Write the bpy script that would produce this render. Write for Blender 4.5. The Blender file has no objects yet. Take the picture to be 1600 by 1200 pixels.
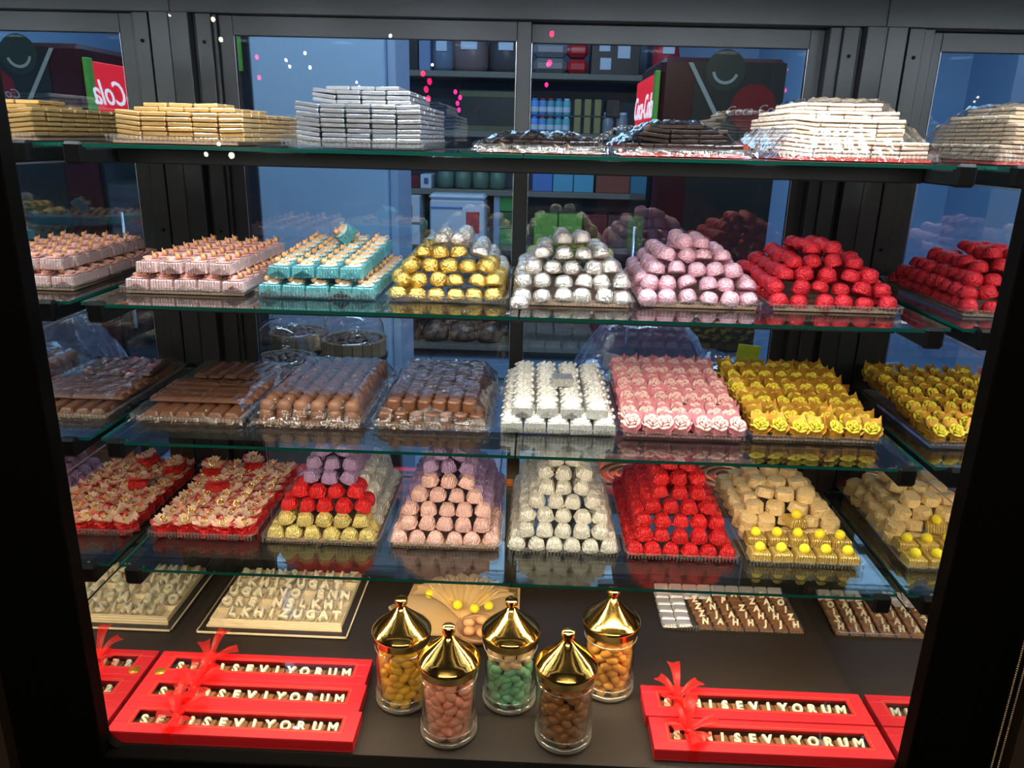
import bpy, math, random
from mathutils import Vector, Matrix, Euler
random.seed(7)
PI = math.pi
SC = bpy.context.scene
COL = SC.collection
R = random.uniform

# ------------------------------------------------------------------ camera
cam_d = bpy.data.cameras.new('camera'); cam = bpy.data.objects.new('camera', cam_d); COL.objects.link(cam)
Mc = Matrix(((0.9991649526, -0.0328499156, 0.0242956899), (0.0331100281, 0.3025729873, -0.9525509506), (0.0239399989, 0.9525599563, 0.3034079861)))
cam.matrix_world = Matrix.Translation((0.0332, -1.0758, 0.6860)) @ Mc.to_4x4()
cam_d.sensor_width = 36; cam_d.lens = 36 * 1204 / 1600; cam_d.clip_start = 0.02; cam_d.clip_end = 60
SC.camera = cam
# ------------------------------------------------------------------ world, lights, exposure
w = bpy.data.worlds.new('world'); SC.world = w; w.use_nodes = True
w.node_tree.nodes['Background'].inputs[0].default_value = (0.35, 0.45, 0.65, 1)
w.node_tree.nodes['Background'].inputs[1].default_value = 0.012
SC.view_settings.view_transform = 'Standard'; SC.view_settings.look = 'None'
SC.view_settings.gamma = 1; SC.view_settings.use_curve_mapping = False
SC.view_settings.exposure = 0.0
SC.cycles.transparent_max_bounces = 40; SC.cycles.max_bounces = 10; SC.cycles.glossy_bounces = 7
SC.cycles.diffuse_bounces = 3; SC.cycles.transmission_bounces = 6; SC.cycles.sample_clamp_indirect = 4
SC.cycles.caustics_reflective = True
try: SC.cycles.use_denoising = True
except Exception: pass

def area(name, loc, target, sx, sy, power, color, spread=180):
    d = bpy.data.lights.new(name, 'AREA'); d.shape = 'RECTANGLE'; d.size = sx; d.size_y = sy
    d.energy = power; d.color = color; d.spread = math.radians(spread)
    o = bpy.data.objects.new(name, d); COL.objects.link(o); o.location = loc
    o.rotation_euler = (Vector(target) - Vector(loc)).to_track_quat('-Z', 'Y').to_euler()
    return o
WARM = (1.0, 0.80, 0.55); COOL = (0.90, 0.95, 1.0)
# LED strip along the top front rail inside the case
area('led_strip_light_top', (0, -0.055, 0.925), (0, 0.19, 0.40), 1.20, 0.02, 4.2, COOL)
# each shelf carries a slim strip behind its front edge that lights the tray below
for i, (z, p, c) in enumerate(((0.633, 1.25, (1.0, 0.95, 0.88)), (0.411, 1.5, (1.0, 0.92, 0.80)), (0.198, 2.1, (1.0, 0.85, 0.64)), (-0.024, 5.0, (1.0, 0.76, 0.48)))):
    area('shelf_led_light_%d' % (i + 1), (0, 0.02, z), (0, 0.13, z - 0.22), 1.14, 0.012, p, c)
# the shop behind: cool ceiling panels
area('shop_panel_light_1', (-0.5, 2.9, 2.0), (-0.5, 2.9, -1), 2.2, 1.6, 42, (0.42, 0.68, 1.0))
area('shop_panel_light_2', (-0.1, 0.72, 1.95), (-0.1, 1.5, -0.2), 2.2, 0.2, 34, (0.50, 0.74, 1.0))
# added warm fill, unseen above and behind the camera, to brighten the fronts
area('front_fill_light', (0.0, -2.4, 1.75), (0.0, 0.2, 0.0), 3.0, 0.25, 46, (1.0, 0.80, 0.58))

# ------------------------------------------------------------------ materials
MATS = {}
def nt(name):
    m = bpy.data.materials.new(name); m.use_nodes = True
    return m, m.node_tree.nodes, m.node_tree.links
def pb(name, col, rough=0.5, metal=0.0, bump=0.0, bscale=300.0, spec=0.5, var=0.0, coat=0.0, emit=None, es=0.0, sss=0.0, bdist=0.001, wave=0):
    if name in MATS: return MATS[name]
    m, N, L = nt(name); b = N['Principled BSDF']
    b.inputs['Base Color'].default_value = (*col, 1); b.inputs['Roughness'].default_value = rough
    b.inputs['Metallic'].default_value = metal; b.inputs['Specular IOR Level'].default_value = spec
    b.inputs['Coat Weight'].default_value = coat
    if emit: b.inputs['Emission Color'].default_value = (*emit, 1); b.inputs['Emission Strength'].default_value = es
    if sss: b.inputs['Subsurface Weight'].default_value = sss; b.inputs['Subsurface Scale'].default_value = 0.004
    if bump or var:
        tc = N.new('ShaderNodeTexCoord'); oi = N.new('ShaderNodeObjectInfo')
        n = N.new('ShaderNodeTexNoise'); n.noise_dimensions = '4D'; n.inputs['Scale'].default_value = bscale
        n.inputs['Detail'].default_value = 3
        mu = N.new('ShaderNodeMath'); mu.operation = 'MULTIPLY'; mu.inputs[1].default_value = 37.0
        L.new(oi.outputs['Random'], mu.inputs[0]); L.new(mu.outputs[0], n.inputs['W'])
        L.new(tc.outputs['Object'], n.inputs['Vector'])
        if bump:
            bp = N.new('ShaderNodeBump'); bp.inputs['Strength'].default_value = bump; bp.inputs['Distance'].default_value = bdist
            L.new(n.outputs['Fac'], bp.inputs['Height']); L.new(bp.outputs[0], b.inputs['Normal'])
            if wave:
                wv = N.new('ShaderNodeTexWave'); wv.inputs['Scale'].default_value = wave; wv.bands_direction = 'X'
                wv.inputs['Distortion'].default_value = 3; wv.inputs['Detail'].default_value = 1; wv.inputs['Detail Scale'].default_value = 2
                L.new(tc.outputs['Object'], wv.inputs['Vector'])
                b2 = N.new('ShaderNodeBump'); b2.inputs['Strength'].default_value = 0.6; b2.inputs['Distance'].default_value = bdist
                L.new(wv.outputs['Fac'], b2.inputs['Height']); L.new(bp.outputs[0], b2.inputs['Normal']); L.new(b2.outputs[0], b.inputs['Normal'])
        if var:
            hs = N.new('ShaderNodeHueSaturation'); hs.inputs['Color'].default_value = (*col, 1)
            mr = N.new('ShaderNodeMapRange'); mr.inputs['To Min'].default_value = 1 - var; mr.inputs['To Max'].default_value = 1 + var
            L.new(oi.outputs['Random'], mr.inputs['Value']); L.new(mr.outputs[0], hs.inputs['Value'])
            L.new(hs.outputs[0], b.inputs['Base Color'])
    MATS[name] = m; return m
def clear(name, tint=(1, 1, 1), rough=0.0, boost=1.0, base=0.0, bump=0.0, bscale=60.0, diffuse=0.0, dcol=(1, 1, 1)):
    """thin clear sheet: transparent, with a Fresnel reflection that is the same from both sides"""
    if name in MATS: return MATS[name]
    m, N, L = nt(name); N.remove(N['Principled BSDF']); out = N['Material Output']
    tr = N.new('ShaderNodeBsdfTransparent'); tr.inputs[0].default_value = (*tint, 1)
    gl = N.new('ShaderNodeBsdfGlossy'); gl.inputs['Roughness'].default_value = rough
    geo = N.new('ShaderNodeNewGeometry'); mr = N.new('ShaderNodeMapRange')
    mr.inputs['To Min'].default_value = 1.5; mr.inputs['To Max'].default_value = 1 / 1.5
    fr = N.new('ShaderNodeFresnel'); L.new(geo.outputs['Backfacing'], mr.inputs['Value']); L.new(mr.outputs[0], fr.inputs['IOR'])
    ma = N.new('ShaderNodeMath'); ma.operation = 'MULTIPLY_ADD'; ma.use_clamp = True
    ma.inputs[1].default_value = boost; ma.inputs[2].default_value = base
    L.new(fr.outputs[0], ma.inputs[0])
    mx = N.new('ShaderNodeMixShader'); L.new(ma.outputs[0], mx.inputs[0]); L.new(tr.outputs[0], mx.inputs[1]); L.new(gl.outputs[0], mx.inputs[2])
    last = mx
    if diffuse:
        df = N.new('ShaderNodeBsdfDiffuse'); df.inputs[0].default_value = (*dcol, 1)
        m2 = N.new('ShaderNodeMixShader'); m2.inputs[0].default_value = diffuse
        L.new(mx.outputs[0], m2.inputs[1]); L.new(df.outputs[0], m2.inputs[2]); last = m2
    L.new(last.outputs[0], out.inputs['Surface'])
    if bump:
        tc = N.new('ShaderNodeTexCoord'); n = N.new('ShaderNodeTexNoise'); n.inputs['Scale'].default_value = bscale; n.inputs['Detail'].default_value = 4
        n.inputs['Distortion'].default_value = 1.2
        bp = N.new('ShaderNodeBump'); bp.inputs['Strength'].default_value = bump; bp.inputs['Distance'].default_value = 0.004
        L.new(tc.outputs['Object'], n.inputs['Vector']); L.new(n.outputs['Fac'], bp.inputs['Height']); L.new(bp.outputs[0], gl.inputs['Normal']); L.new(bp.outputs[0], fr.inputs['Normal'])
    MATS[name] = m; return m
def mirror_mat():
    m, N, L = nt('mirror'); N.remove(N['Principled BSDF']); g = N.new('ShaderNodeBsdfGlossy')
    g.inputs['Color'].default_value = (0.84, 0.87, 0.86, 1); g.inputs['Roughness'].default_value = 0.0
    L.new(g.outputs[0], N['Material Output'].inputs['Surface']); return m
MIRROR = mirror_mat()
GLASS = clear('shelf_glass', (0.93, 0.97, 0.96), boost=1.5, base=0.01)
PANE = clear('door_glass', (0.90, 0.95, 0.98), boost=1.8, base=0.10)
FRONT = clear('window_glass', (0.97, 0.98, 0.98), boost=0.9)
JARG = clear('jar_glass', (0.99, 0.99, 0.98), boost=1.3, base=0.01)
JARF = clear('jar_foot_glass', (0.97, 0.97, 0.95), boost=2.5, base=0.10, diffuse=0.10, dcol=(0.9, 0.85, 0.7))
TRAYP = clear('tray_plastic', (0.93, 0.93, 0.92), rough=0.08, boost=1.5, base=0.03, diffuse=0.05, dcol=(0.8, 0.78, 0.75))
FILM = clear('cling_film', (0.96, 0.96, 0.96), rough=0.03, boost=1.7, base=0.006, bump=1.0, bscale=38, diffuse=0.0)
LIDP = clear('lid_plastic', (0.98, 0.98, 0.96), rough=0.01, boost=1.0, base=0.0)
EDGE = pb('glass_edge', (0.006, 0.10, 0.075), 0.15, 0, spec=0.8)
BLACK = pb('black_metal', (0.006, 0.006, 0.006), 0.45, spec=0.08)
FRAMEM = pb('dark_aluminium', (0.014, 0.0145, 0.016), 0.45, 0.2, bump=0.05, bscale=500)
ALU = pb('bright_aluminium', (0.55, 0.55, 0.55), 0.3, 1)
BLACKF = pb('window_surround_black', (0.0015, 0.0015, 0.0015), 0.7, spec=0.05)
BROWN = pb('surround_brown', (0.035, 0.023, 0.014), 0.6, bump=0.1, bscale=80)
BASEM = pb('dark_counter', (0.026, 0.019, 0.014), 0.5, spec=0.25, bump=0.08, bscale=200)

ORD = ['first', 'second', 'third', 'fourth', 'fifth', 'sixth', 'seventh', 'eighth', 'ninth', 'tenth', 'eleventh', 'twelfth', 'thirteenth', 'fourteenth']
NUM = ['one', 'two', 'three', 'four', 'five', 'six', 'seven', 'eight', 'nine', 'ten', 'eleven', 'twelve', 'thirteen', 'fourteen', 'fifteen', 'sixteen']
def place(k, i, j):
    """where a piece lies in its stack, in words"""
    return ('bottom layer' if k == 0 else 'layer %s up' % NUM[k]) + ', %s from left, ' % ORD[i] + ('front row' if j == 0 else '%s row back' % ORD[j])
# ------------------------------------------------------------------ mesh helpers
class MB:
    def __init__(s): s.v = []; s.f = []; s.m = []; s.sm = []
    def add(s, vs, fs, mi=0, smooth=False):
        o = len(s.v); s.v += [tuple(p) for p in vs]
        for f in fs: s.f.append(tuple(i + o for i in f)); s.m.append(mi); s.sm.append(smooth)
        return s
    def box(s, x0, x1, y0, y1, z0, z1, mi=0):
        return s.add([(x0, y0, z0), (x1, y0, z0), (x1, y1, z0), (x0, y1, z0), (x0, y0, z1), (x1, y0, z1), (x1, y1, z1), (x0, y1, z1)],
                     [(0, 3, 2, 1), (4, 5, 6, 7), (0, 1, 5, 4), (1, 2, 6, 5), (2, 3, 7, 6), (3, 0, 4, 7)], mi)
    def cbox(s, x0, x1, y0, y1, z0, z1, b=0.001, mi=0, taper=0.0, smooth=True):
        """chamfered box; taper shrinks the top"""
        V = []; idx = {}
        for i, x in ((0, x0), (1, x1)):
            for j, y in ((0, y0), (1, y1)):
                for k, z in ((0, z0), (1, z1)):
                    sx, sy, sz = (1 - 2 * i), (1 - 2 * j), (1 - 2 * k)
                    t = taper * k; cx = x + sx * t; cy = y + sy * t
                    for a, p in enumerate(((cx, cy + sy * b, z + sz * b), (cx + sx * b, cy, z + sz * b), (cx + sx * b, cy + sy * b, z))):
                        idx[i, j, k, a] = len(V); V.append(p)
        F = []
        g = lambda *q: idx[q]
        F.append([g(0, 0, 0, 0), g(0, 0, 1, 0), g(0, 1, 1, 0), g(0, 1, 0, 0)]); F.append([g(1, 0, 0, 0), g(1, 1, 0, 0), g(1, 1, 1, 0), g(1, 0, 1, 0)])
        F.append([g(0, 0, 0, 1), g(1, 0, 0, 1), g(1, 0, 1, 1), g(0, 0, 1, 1)]); F.append([g(0, 1, 0, 1), g(0, 1, 1, 1), g(1, 1, 1, 1), g(1, 1, 0, 1)])
        F.append([g(0, 0, 0, 2), g(0, 1, 0, 2), g(1, 1, 0, 2), g(1, 0, 0, 2)]); F.append([g(0, 0, 1, 2), g(1, 0, 1, 2), g(1, 1, 1, 2), g(0, 1, 1, 2)])
        for i in (0, 1):
            for j in (0, 1): F.append([g(i, j, 0, 0), g(i, j, 0, 1), g(i, j, 1, 1), g(i, j, 1, 0)])
            for k in (0, 1): F.append([g(i, 0, k, 0), g(i, 0, k, 2), g(i, 1, k, 2), g(i, 1, k, 0)])
        for j in (0, 1):
            for k in (0, 1): F.append([g(0, j, k, 1), g(1, j, k, 1), g(1, j, k, 2), g(0, j, k, 2)])
        for i in (0, 1):
            for j in (0, 1):
                for k in (0, 1): F.append([g(i, j, k, 0), g(i, j, k, 1), g(i, j, k, 2)])
        c = Vector(((x0 + x1) / 2, (y0 + y1) / 2, (z0 + z1) / 2)); O = []
        for f in F:
            p = [Vector(V[q]) for q in f]; n = (p[1] - p[0]).cross(p[2] - p[0]); ce = sum(p, Vector()) / len(p)
            O.append(tuple(f) if n.dot(ce - c) > 0 else tuple(reversed(f)))
        return s.add(V, O, mi, False)
    def lathe(s, prof, seg=16, c=(0, 0, 0), mi=0, smooth=True, mod=None, sq=2.0, close=True):
        V = []; F = []
        for k, (r, z) in enumerate(prof):
            for i in range(seg):
                a = 2 * PI * i / seg; q = 1.0
                if sq != 2.0: q = (abs(math.cos(a)) ** sq + abs(math.sin(a)) ** sq) ** (-1 / sq)
                rr = r * q * (mod(i, k) if mod else 1)
                V.append((c[0] + rr * math.cos(a), c[1] + rr * math.sin(a), c[2] + z))
        for k in range(len(prof) - 1):
            for i in range(seg):
                j = (i + 1) % seg; F.append((k * seg + i, k * seg + j, (k + 1) * seg + j, (k + 1) * seg + i))
        if close:
            F.append(tuple(reversed(range(seg)))); F.append(tuple((len(prof) - 1) * seg + i for i in range(seg)))
        return s.add(V, F, mi, smooth)
    def ell(s, c, r, seg=10, rings=6, mi=0, rot=None, jit=0):
        V = []; F = []
        for k in range(1, rings):
            t = PI * k / rings
            for i in range(seg):
                a = 2 * PI * i / seg; p = Vector((r[0] * math.sin(t) * math.cos(a), r[1] * math.sin(t) * math.sin(a), r[2] * math.cos(t)))
                if jit: p *= 1 + R(-jit, jit)
                V.append(p)
        V.append(Vector((0, 0, r[2]))); V.append(Vector((0, 0, -r[2])))
        for k in range(rings - 2):
            for i in range(seg):
                j = (i + 1) % seg; F.append((k * seg + i, (k + 1) * seg + i, (k + 1) * seg + j, k * seg + j))
        n = (rings - 1) * seg
        for i in range(seg):
            j = (i + 1) % seg; F.append((n, i, j)); F.append((n + 1, (rings - 2) * seg + j, (rings - 2) * seg + i))
        if rot: V = [rot @ p for p in V]
        return s.add([Vector(c) + p for p in V], F, mi, True)
    def tube(s, pts, r, seg=8, mi=0, closed=False, cap=True):
        pts = [Vector(p) for p in pts]; V = []; F = []; n = len(pts)
        for k, p in enumerate(pts):
            a = pts[(k - 1) % n] if (closed or k) else p; b = pts[(k + 1) % n] if (closed or k < n - 1) else p
            d = (b - a).normalized(); u = d.cross(Vector((0, 0, 1)))
            if u.length < 1e-3: u = d.cross(Vector((0, 1, 0)))
            u.normalize(); v = d.cross(u); rr = r[k] if isinstance(r, (list, tuple)) else r
            for i in range(seg):
                t = 2 * PI * i / seg; V.append(p + u * (rr * math.cos(t)) + v * (rr * math.sin(t)))
        for k in range(n if closed else n - 1):
            q = (k + 1) % n
            for i in range(seg):
                j = (i + 1) % seg; F.append((k * seg + i, q * seg + i, q * seg + j, k * seg + j))
        if cap and not closed: F.append(tuple(range(seg))); F.append(tuple(reversed([(n - 1) * seg + i for i in range(seg)])))
        return s.add(V, F, mi, True)
    def grid(s, fn, nu, nv, mi=0, smooth=True):
        V = [fn(i / nu, j / nv) for j in range(nv + 1) for i in range(nu + 1)]
        F = [(j * (nu + 1) + i, j * (nu + 1) + i + 1, (j + 1) * (nu + 1) + i + 1, (j + 1) * (nu + 1) + i) for j in range(nv) for i in range(nu)]
        return s.add(V, F, mi, smooth)
    def prism(s, poly, a, b, axis='z', mi=0):
        n = len(poly)
        def P(p, h): return (p[0], p[1], h) if axis == 'z' else ((p[0], h, p[1]) if axis == 'y' else (h, p[0], p[1]))
        V = [P(p, a) for p in poly] + [P(p, b) for p in poly]
        F = [tuple(range(n)), tuple(reversed(range(n, 2 * n)))] + [(i, n + i, n + (i + 1) % n, (i + 1) % n) for i in range(n)]
        return s.add(V, F, mi)
    def mesh(s, name, mats):
        me = bpy.data.meshes.new(name); me.from_pydata(s.v, [], s.f); me.update()
        me.polygons.foreach_set('material_index', s.m); me.polygons.foreach_set('use_smooth', s.sm)
        for m in (mats if isinstance(mats, (list, tuple)) else [mats]): me.materials.append(m)
        return me
    def build(s, name, mats, parent=None, loc=(0, 0, 0), rot=(0, 0, 0)):
        return put(name, s.mesh(name, mats), parent, loc, rot)
def put(name, me, parent=None, loc=(0, 0, 0), rot=(0, 0, 0), sc=None):
    o = bpy.data.objects.new(name, me); COL.objects.link(o); o.location = loc; o.rotation_euler = rot
    if sc: o.scale = sc
    if parent: o.parent = parent
    return o
def tag(o, label, cat, group=None, kind=None):
    if label: o['label'] = label
    if cat: o['category'] = cat
    if group: o['group'] = group
    if kind: o['kind'] = kind
    return o
def struct(o, kind='structure'): o['kind'] = kind; return o
def empty(name, loc, rz=0):
    o = bpy.data.objects.new(name, None); COL.objects.link(o); o.location = loc; o.rotation_euler = (0, 0, rz); o.empty_display_size = 0.02
    return o
def text_mesh(ch, size=1.0, ext=0.0, bev=0.0, shear=0.0, align='CENTER'):
    c = bpy.data.curves.new('letter', 'FONT'); c.body = ch; c.size = size; c.extrude = ext; c.bevel_depth = bev; c.align_x = align; c.align_y = 'CENTER'
    c.resolution_u = 3; c.bevel_resolution = 1; c.shear = shear; c.offset = 0
    o = bpy.data.objects.new('tmp', c); COL.objects.link(o)
    bpy.context.view_layer.update()
    me = bpy.data.meshes.new_from_object(o.evaluated_get(bpy.context.evaluated_depsgraph_get()))
    bpy.data.objects.remove(o); bpy.data.curves.remove(c)
    return me
def copy_thing(o, loc, rot=None):
    c = o.copy(); COL.objects.link(c); c.location = loc
    if rot is not None: c.rotation_euler = rot
    for ch in o.children:
        d = ch.copy(); COL.objects.link(d); d.parent = c; d.matrix_parent_inverse = ch.matrix_parent_inverse.copy()
    return c

# ------------------------------------------------------------------ case shell
WX = 0.637; YB = 0.445; ZF = -0.262; ZC = 0.96; YF = -0.09
SH = (0.666, 0.444, 0.230, 0.009)      # top faces of the four glass shelves
# mirrored side walls: stacked panels, a thin joint at each shelf
zs = [ZF, -0.006, 0.208, 0.424, 0.640, ZC]
for side, sx in (('left', -1), ('right', 1)):
    b = MB().box(sx * (WX + 0.004), sx * (WX + 0.03), YF, YB + 0.05, ZF - 0.02, ZC, 0)
    if sx < 0: b.f = [tuple(reversed(f)) for f in b.f]
    wl = struct(b.build('wall_' + side, BLACK))
    for k in range(5):
        m = MB().box(-0.002, 0.002, YF, YB, zs[k] + 0.0012, zs[k + 1] - 0.0012)
        m.build('mirror_panel', MIRROR, wl, (sx * (WX + 0.002), 0, 0))
    for k in range(1, 5):
        MB().box(-0.0015, 0.0015, YF, YB, zs[k] - 0.0012, zs[k] + 0.0012).build('joint_strip', ALU if k in (2, 3, 4) else BLACK, wl, (sx * (WX + 0.001), 0, 0))
fl = struct(MB().box(-WX - 0.03, WX + 0.03, YF - 0.02, YB + 0.06, ZF - 0.03, ZF).build('floor', BASEM))
ce = struct(MB().box(-WX - 0.03, WX + 0.03, YF - 0.02, YB + 0.06, ZC, ZC + 0.03).build('ceiling', FRAMEM))

# back: fixed aluminium frame and two sliding glass doors
fr = struct(empty('trim_1', (0, YB, ZF)))
def fbox(x0, x1, z0, z1, y0, y1, nm='rail', m=FRAMEM, par=fr):
    return MB().cbox(x0, x1, y0 - YB, y1 - YB, z0 - ZF, z1 - ZF, 0.0012, smooth=False).build(nm, m, par)
fbox(-WX, WX, 0.888, ZC, YB - 0.02, YB + 0.03)
fbox(-WX, WX, ZF, -0.205, YB - 0.02, YB + 0.03)
for s in (-1, 1):
    for a, c, y0 in ((0.602, WX, 0.415), (0.566, 0.594, 0.428), (0.594, 0.602, 0.438), (0.545 if s > 0 else 0.559, 0.566, 0.436)):
        x0, x1 = sorted((s * a, s * c)); fbox(x0, x1, -0.205, 0.888, y0, YB + 0.03, 'post')
    for z in (0.84, 0.72, 0.5, 0.1):
        MB().lathe([(0.0035, 0), (0.003, 0.002)], 8).build('screw', BLACK, fr, (s * 0.58, 0.428 - YB, z - ZF), (PI / 2, 0, 0))
def door(n, x0, x1, yo):
    d = struct(empty('door_%d' % n, (x0, YB + yo, -0.205))); W = x1 - x0; H = 0.888 + 0.205
    for nm, a in (('stile', (0, 0.026, 0, H)), ('stile', (W - 0.026, W, 0, H)), ('rail', (0.026, W - 0.026, H - 0.034, H)), ('rail', (0.026, W - 0.026, 0, 0.05))):
        MB().cbox(a[0], a[1], 0, 0.016, a[2], a[3], 0.001).build(nm, FRAMEM, d)
    MB().box(0.0265, 0.0275, -0.001, 0.001, 0.05, H - 0.034).build('gasket', ALU, d)
    MB().box(W - 0.0275, W - 0.0265, -0.001, 0.001, 0.05, H - 0.034).build('gasket', ALU, d)
    MB().box(0.026, W - 0.026, 0.006, 0.010, 0.05, H - 0.034).build('glass_pane', PANE, d)
    return d
door(1, -0.558, 0.014, 0.0); door(2, -0.012, 0.545, 0.017)

# front: black surround of the opening with rounded lower corners, and the window pane
def surround():
    o = empty('window_1', (0, YF, 0)); struct(o)
    b = MB(); xi = 0.621; zb = -0.256; r = 0.022; y0, y1 = -0.012, 0.0
    # inner edge polygon strips: left post, right post, bottom rail with rounded corners, top rail
    for s in (-1, 1):
        arc = [(s * (xi - r + r * math.cos(t)), zb + r - r * math.sin(t)) for t in [PI / 2 * k / 6 for k in range(7)]]
        for k in range(6):
            p = [arc[k], arc[k + 1], (s * 0.70, zb + r) if False else (s * xi, zb)]
            if k in range(6): b.prism([arc[k], arc[k + 1], (s * xi, zb)], y0, y1, 'y')
    fr2 = b.build('corner_piece', BLACKF, o)
    for nm, a in (('post', (-0.70, -xi, -0.60, 1.10)), ('post', (xi, 0.70, -0.60, 1.10)), ('rail', (-xi, xi, -0.60, zb)), ('rail', (-xi, xi, 0.945, 1.10))):
        MB().cbox(a[0], a[1], -0.03, 0.0, a[2], a[3], 0.002).build(nm, BLACKF, o)
    MB().box(-xi, xi, -0.008, -0.004, zb, 0.945).build('glass_pane', FRONT, o)
    return o
surround()
# outer cladding either side of the opening
for s, n in ((-1, 1), (1, 2)):
    o = struct(empty('trim_%d' % (n + 1), (s * 0.70, YF - 0.03, -0.6)))
    for a, b_, y, m in ((0.0, 0.06, 0.0, BLACKF), (0.06, 0.085, -0.02, BROWN), (0.085, 0.12, -0.005, BLACKF), (0.12, 0.36, -0.03, BROWN)):
        x0, x1 = sorted((s * a, s * b_))
        MB().cbox(x0, x1, y, 0.03, 0, 1.7, 0.004).build('cladding_panel', m, o)
BEAD = pb('bead_gold', (0.55, 0.42, 0.25), 0.35, 0.8)
for xx in (0.0, 0.0095):
    b = MB()
    for k in range(330): b.ell((0, 0, -0.55 + k * 0.0036), (0.0017, 0.0017, 0.0017), 6, 4)
    o = b.build('bead_chain', BEAD, None, (0.722 + xx, YF - 0.062 - 0.0, 0))
    tag(o, ('inner' if xx == 0 else 'outer') + ' of two fine gold bead chains hanging beside the window frame', 'bead chain', 'bead chains on the right side', 'stuff')
# row of small LED beads on the strip above
b = MB().box(-0.60, 0.60, -0.003, 0.003, 0, 0.004, 0)
LEDM = pb('led_emitter', (1, 1, 1), 0.3, emit=(1.0, 0.95, 0.85), es=25)
for k in range(110): b.box(-0.594 + k * 0.0109, -0.590 + k * 0.0109, -0.002, 0.002, -0.0015, 0, 1)
tag(b.build('led_strip', [ALU, LEDM], None, (0, -0.07, 0.935)), 'LED strip of small white lights along the top front rail inside the case', 'light strip')
# spot lamps on the ceiling of the case
LAMP = pb('lamp_lens', (1, 1, 1), 0.3, emit=(0.85, 0.93, 1.0), es=9)
for i, x in enumerate((-0.50, -0.17, 0.125, 0.335, 0.53)):
    o = MB().lathe([(0.001, 0.0), (0.031, 0.0), (0.034, 0.002), (0.034, 0.036), (0.03, 0.04)], 24).build('ceiling_spotlight', BLACK, None, (x, 0.05, ZC - 0.04))
    MB().lathe([(0.001, -0.0012), (0.028, -0.0012), (0.028, 0.001)], 24).build('lens', LAMP, o)
    d_ = area('spot_light_%d' % (i + 1), (x, 0.05, ZC - 0.044), (x, 0.12, 0.0), 0.05, 0.05, 2.0, (0.80, 0.90, 1.0))
    tag(o, ('leftmost', 'second from left', 'middle', 'second from right', 'rightmost')[i] + ' of the round spotlights in the ceiling of the display case', 'spotlight', 'ceiling spotlights')

# ------------------------------------------------------------------ shelves
names = ('top', 'second', 'third', 'lowest')
for k, z in enumerate(SH):
    for s, sd in ((-1, 'left'), (1, 'right')):
        x0, x1 = (-0.628, 0.0115) if s < 0 else (0.0145, 0.628)
        xf0, xf1 = (-0.587, 0.0115) if s < 0 else (0.0145, 0.587)
        b = MB(); poly = [(xf0, 0.0), (xf1, 0.0), (xf1, 0.06), (x1, 0.06), (x1, 0.395), (x0, 0.395), (x0, 0.06), (xf0, 0.06)]
        if s < 0: poly = [(xf0, 0.0), (xf1, 0.0), (xf1, 0.395), (x0, 0.395), (x0, 0.0125), (xf0, 0.0125)]
        else: poly = [(xf0, 0.0), (xf1, 0.0), (xf1, 0.0125), (x1, 0.0125), (x1, 0.395), (xf0, 0.395)]
        n = len(poly); V = [(p[0], p[1], -0.005) for p in poly] + [(p[0], p[1], 0) for p in poly]
        b.add(V, [tuple(reversed(range(n))), tuple(range(n, 2 * n))], 0); b.add(V, [(i, (i + 1) % n, n + (i + 1) % n, n + i) for i in range(n)], 1)
        tag(b.build('glass_shelf', [GLASS, EDGE], None, (0, 0, z)), '%s half of the %s glass shelf with a green edge' % (sd, names[k]), 'glass shelf', 'glass shelves')
        br = MB().cbox(-0.013, 0.013, 0, 0.43, -0.027, -0.0065, 0.002).build('shelf_bracket', BLACK, None, (s * 0.60, 0.0, z))
        MB().cbox(-0.014, 0.014, -0.004, 0.012, -0.028, 0.0025, 0.004).build('end_cap', BLACK, br)
        tag(br, 'black square bracket arm under the %s end of the %s glass shelf' % (sd, names[k]), 'shelf bracket', 'shelf bracket arms')
    o = MB().cbox(-0.587, 0.587, -0.013, 0.013, -0.028, -0.0065, 0.002).build('shelf_crossbar', BLACK, None, (0, 0.10, z))
    tag(o, 'black crossbar running under the %s glass shelf' % names[k], 'crossbar', 'shelf crossbars')
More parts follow.
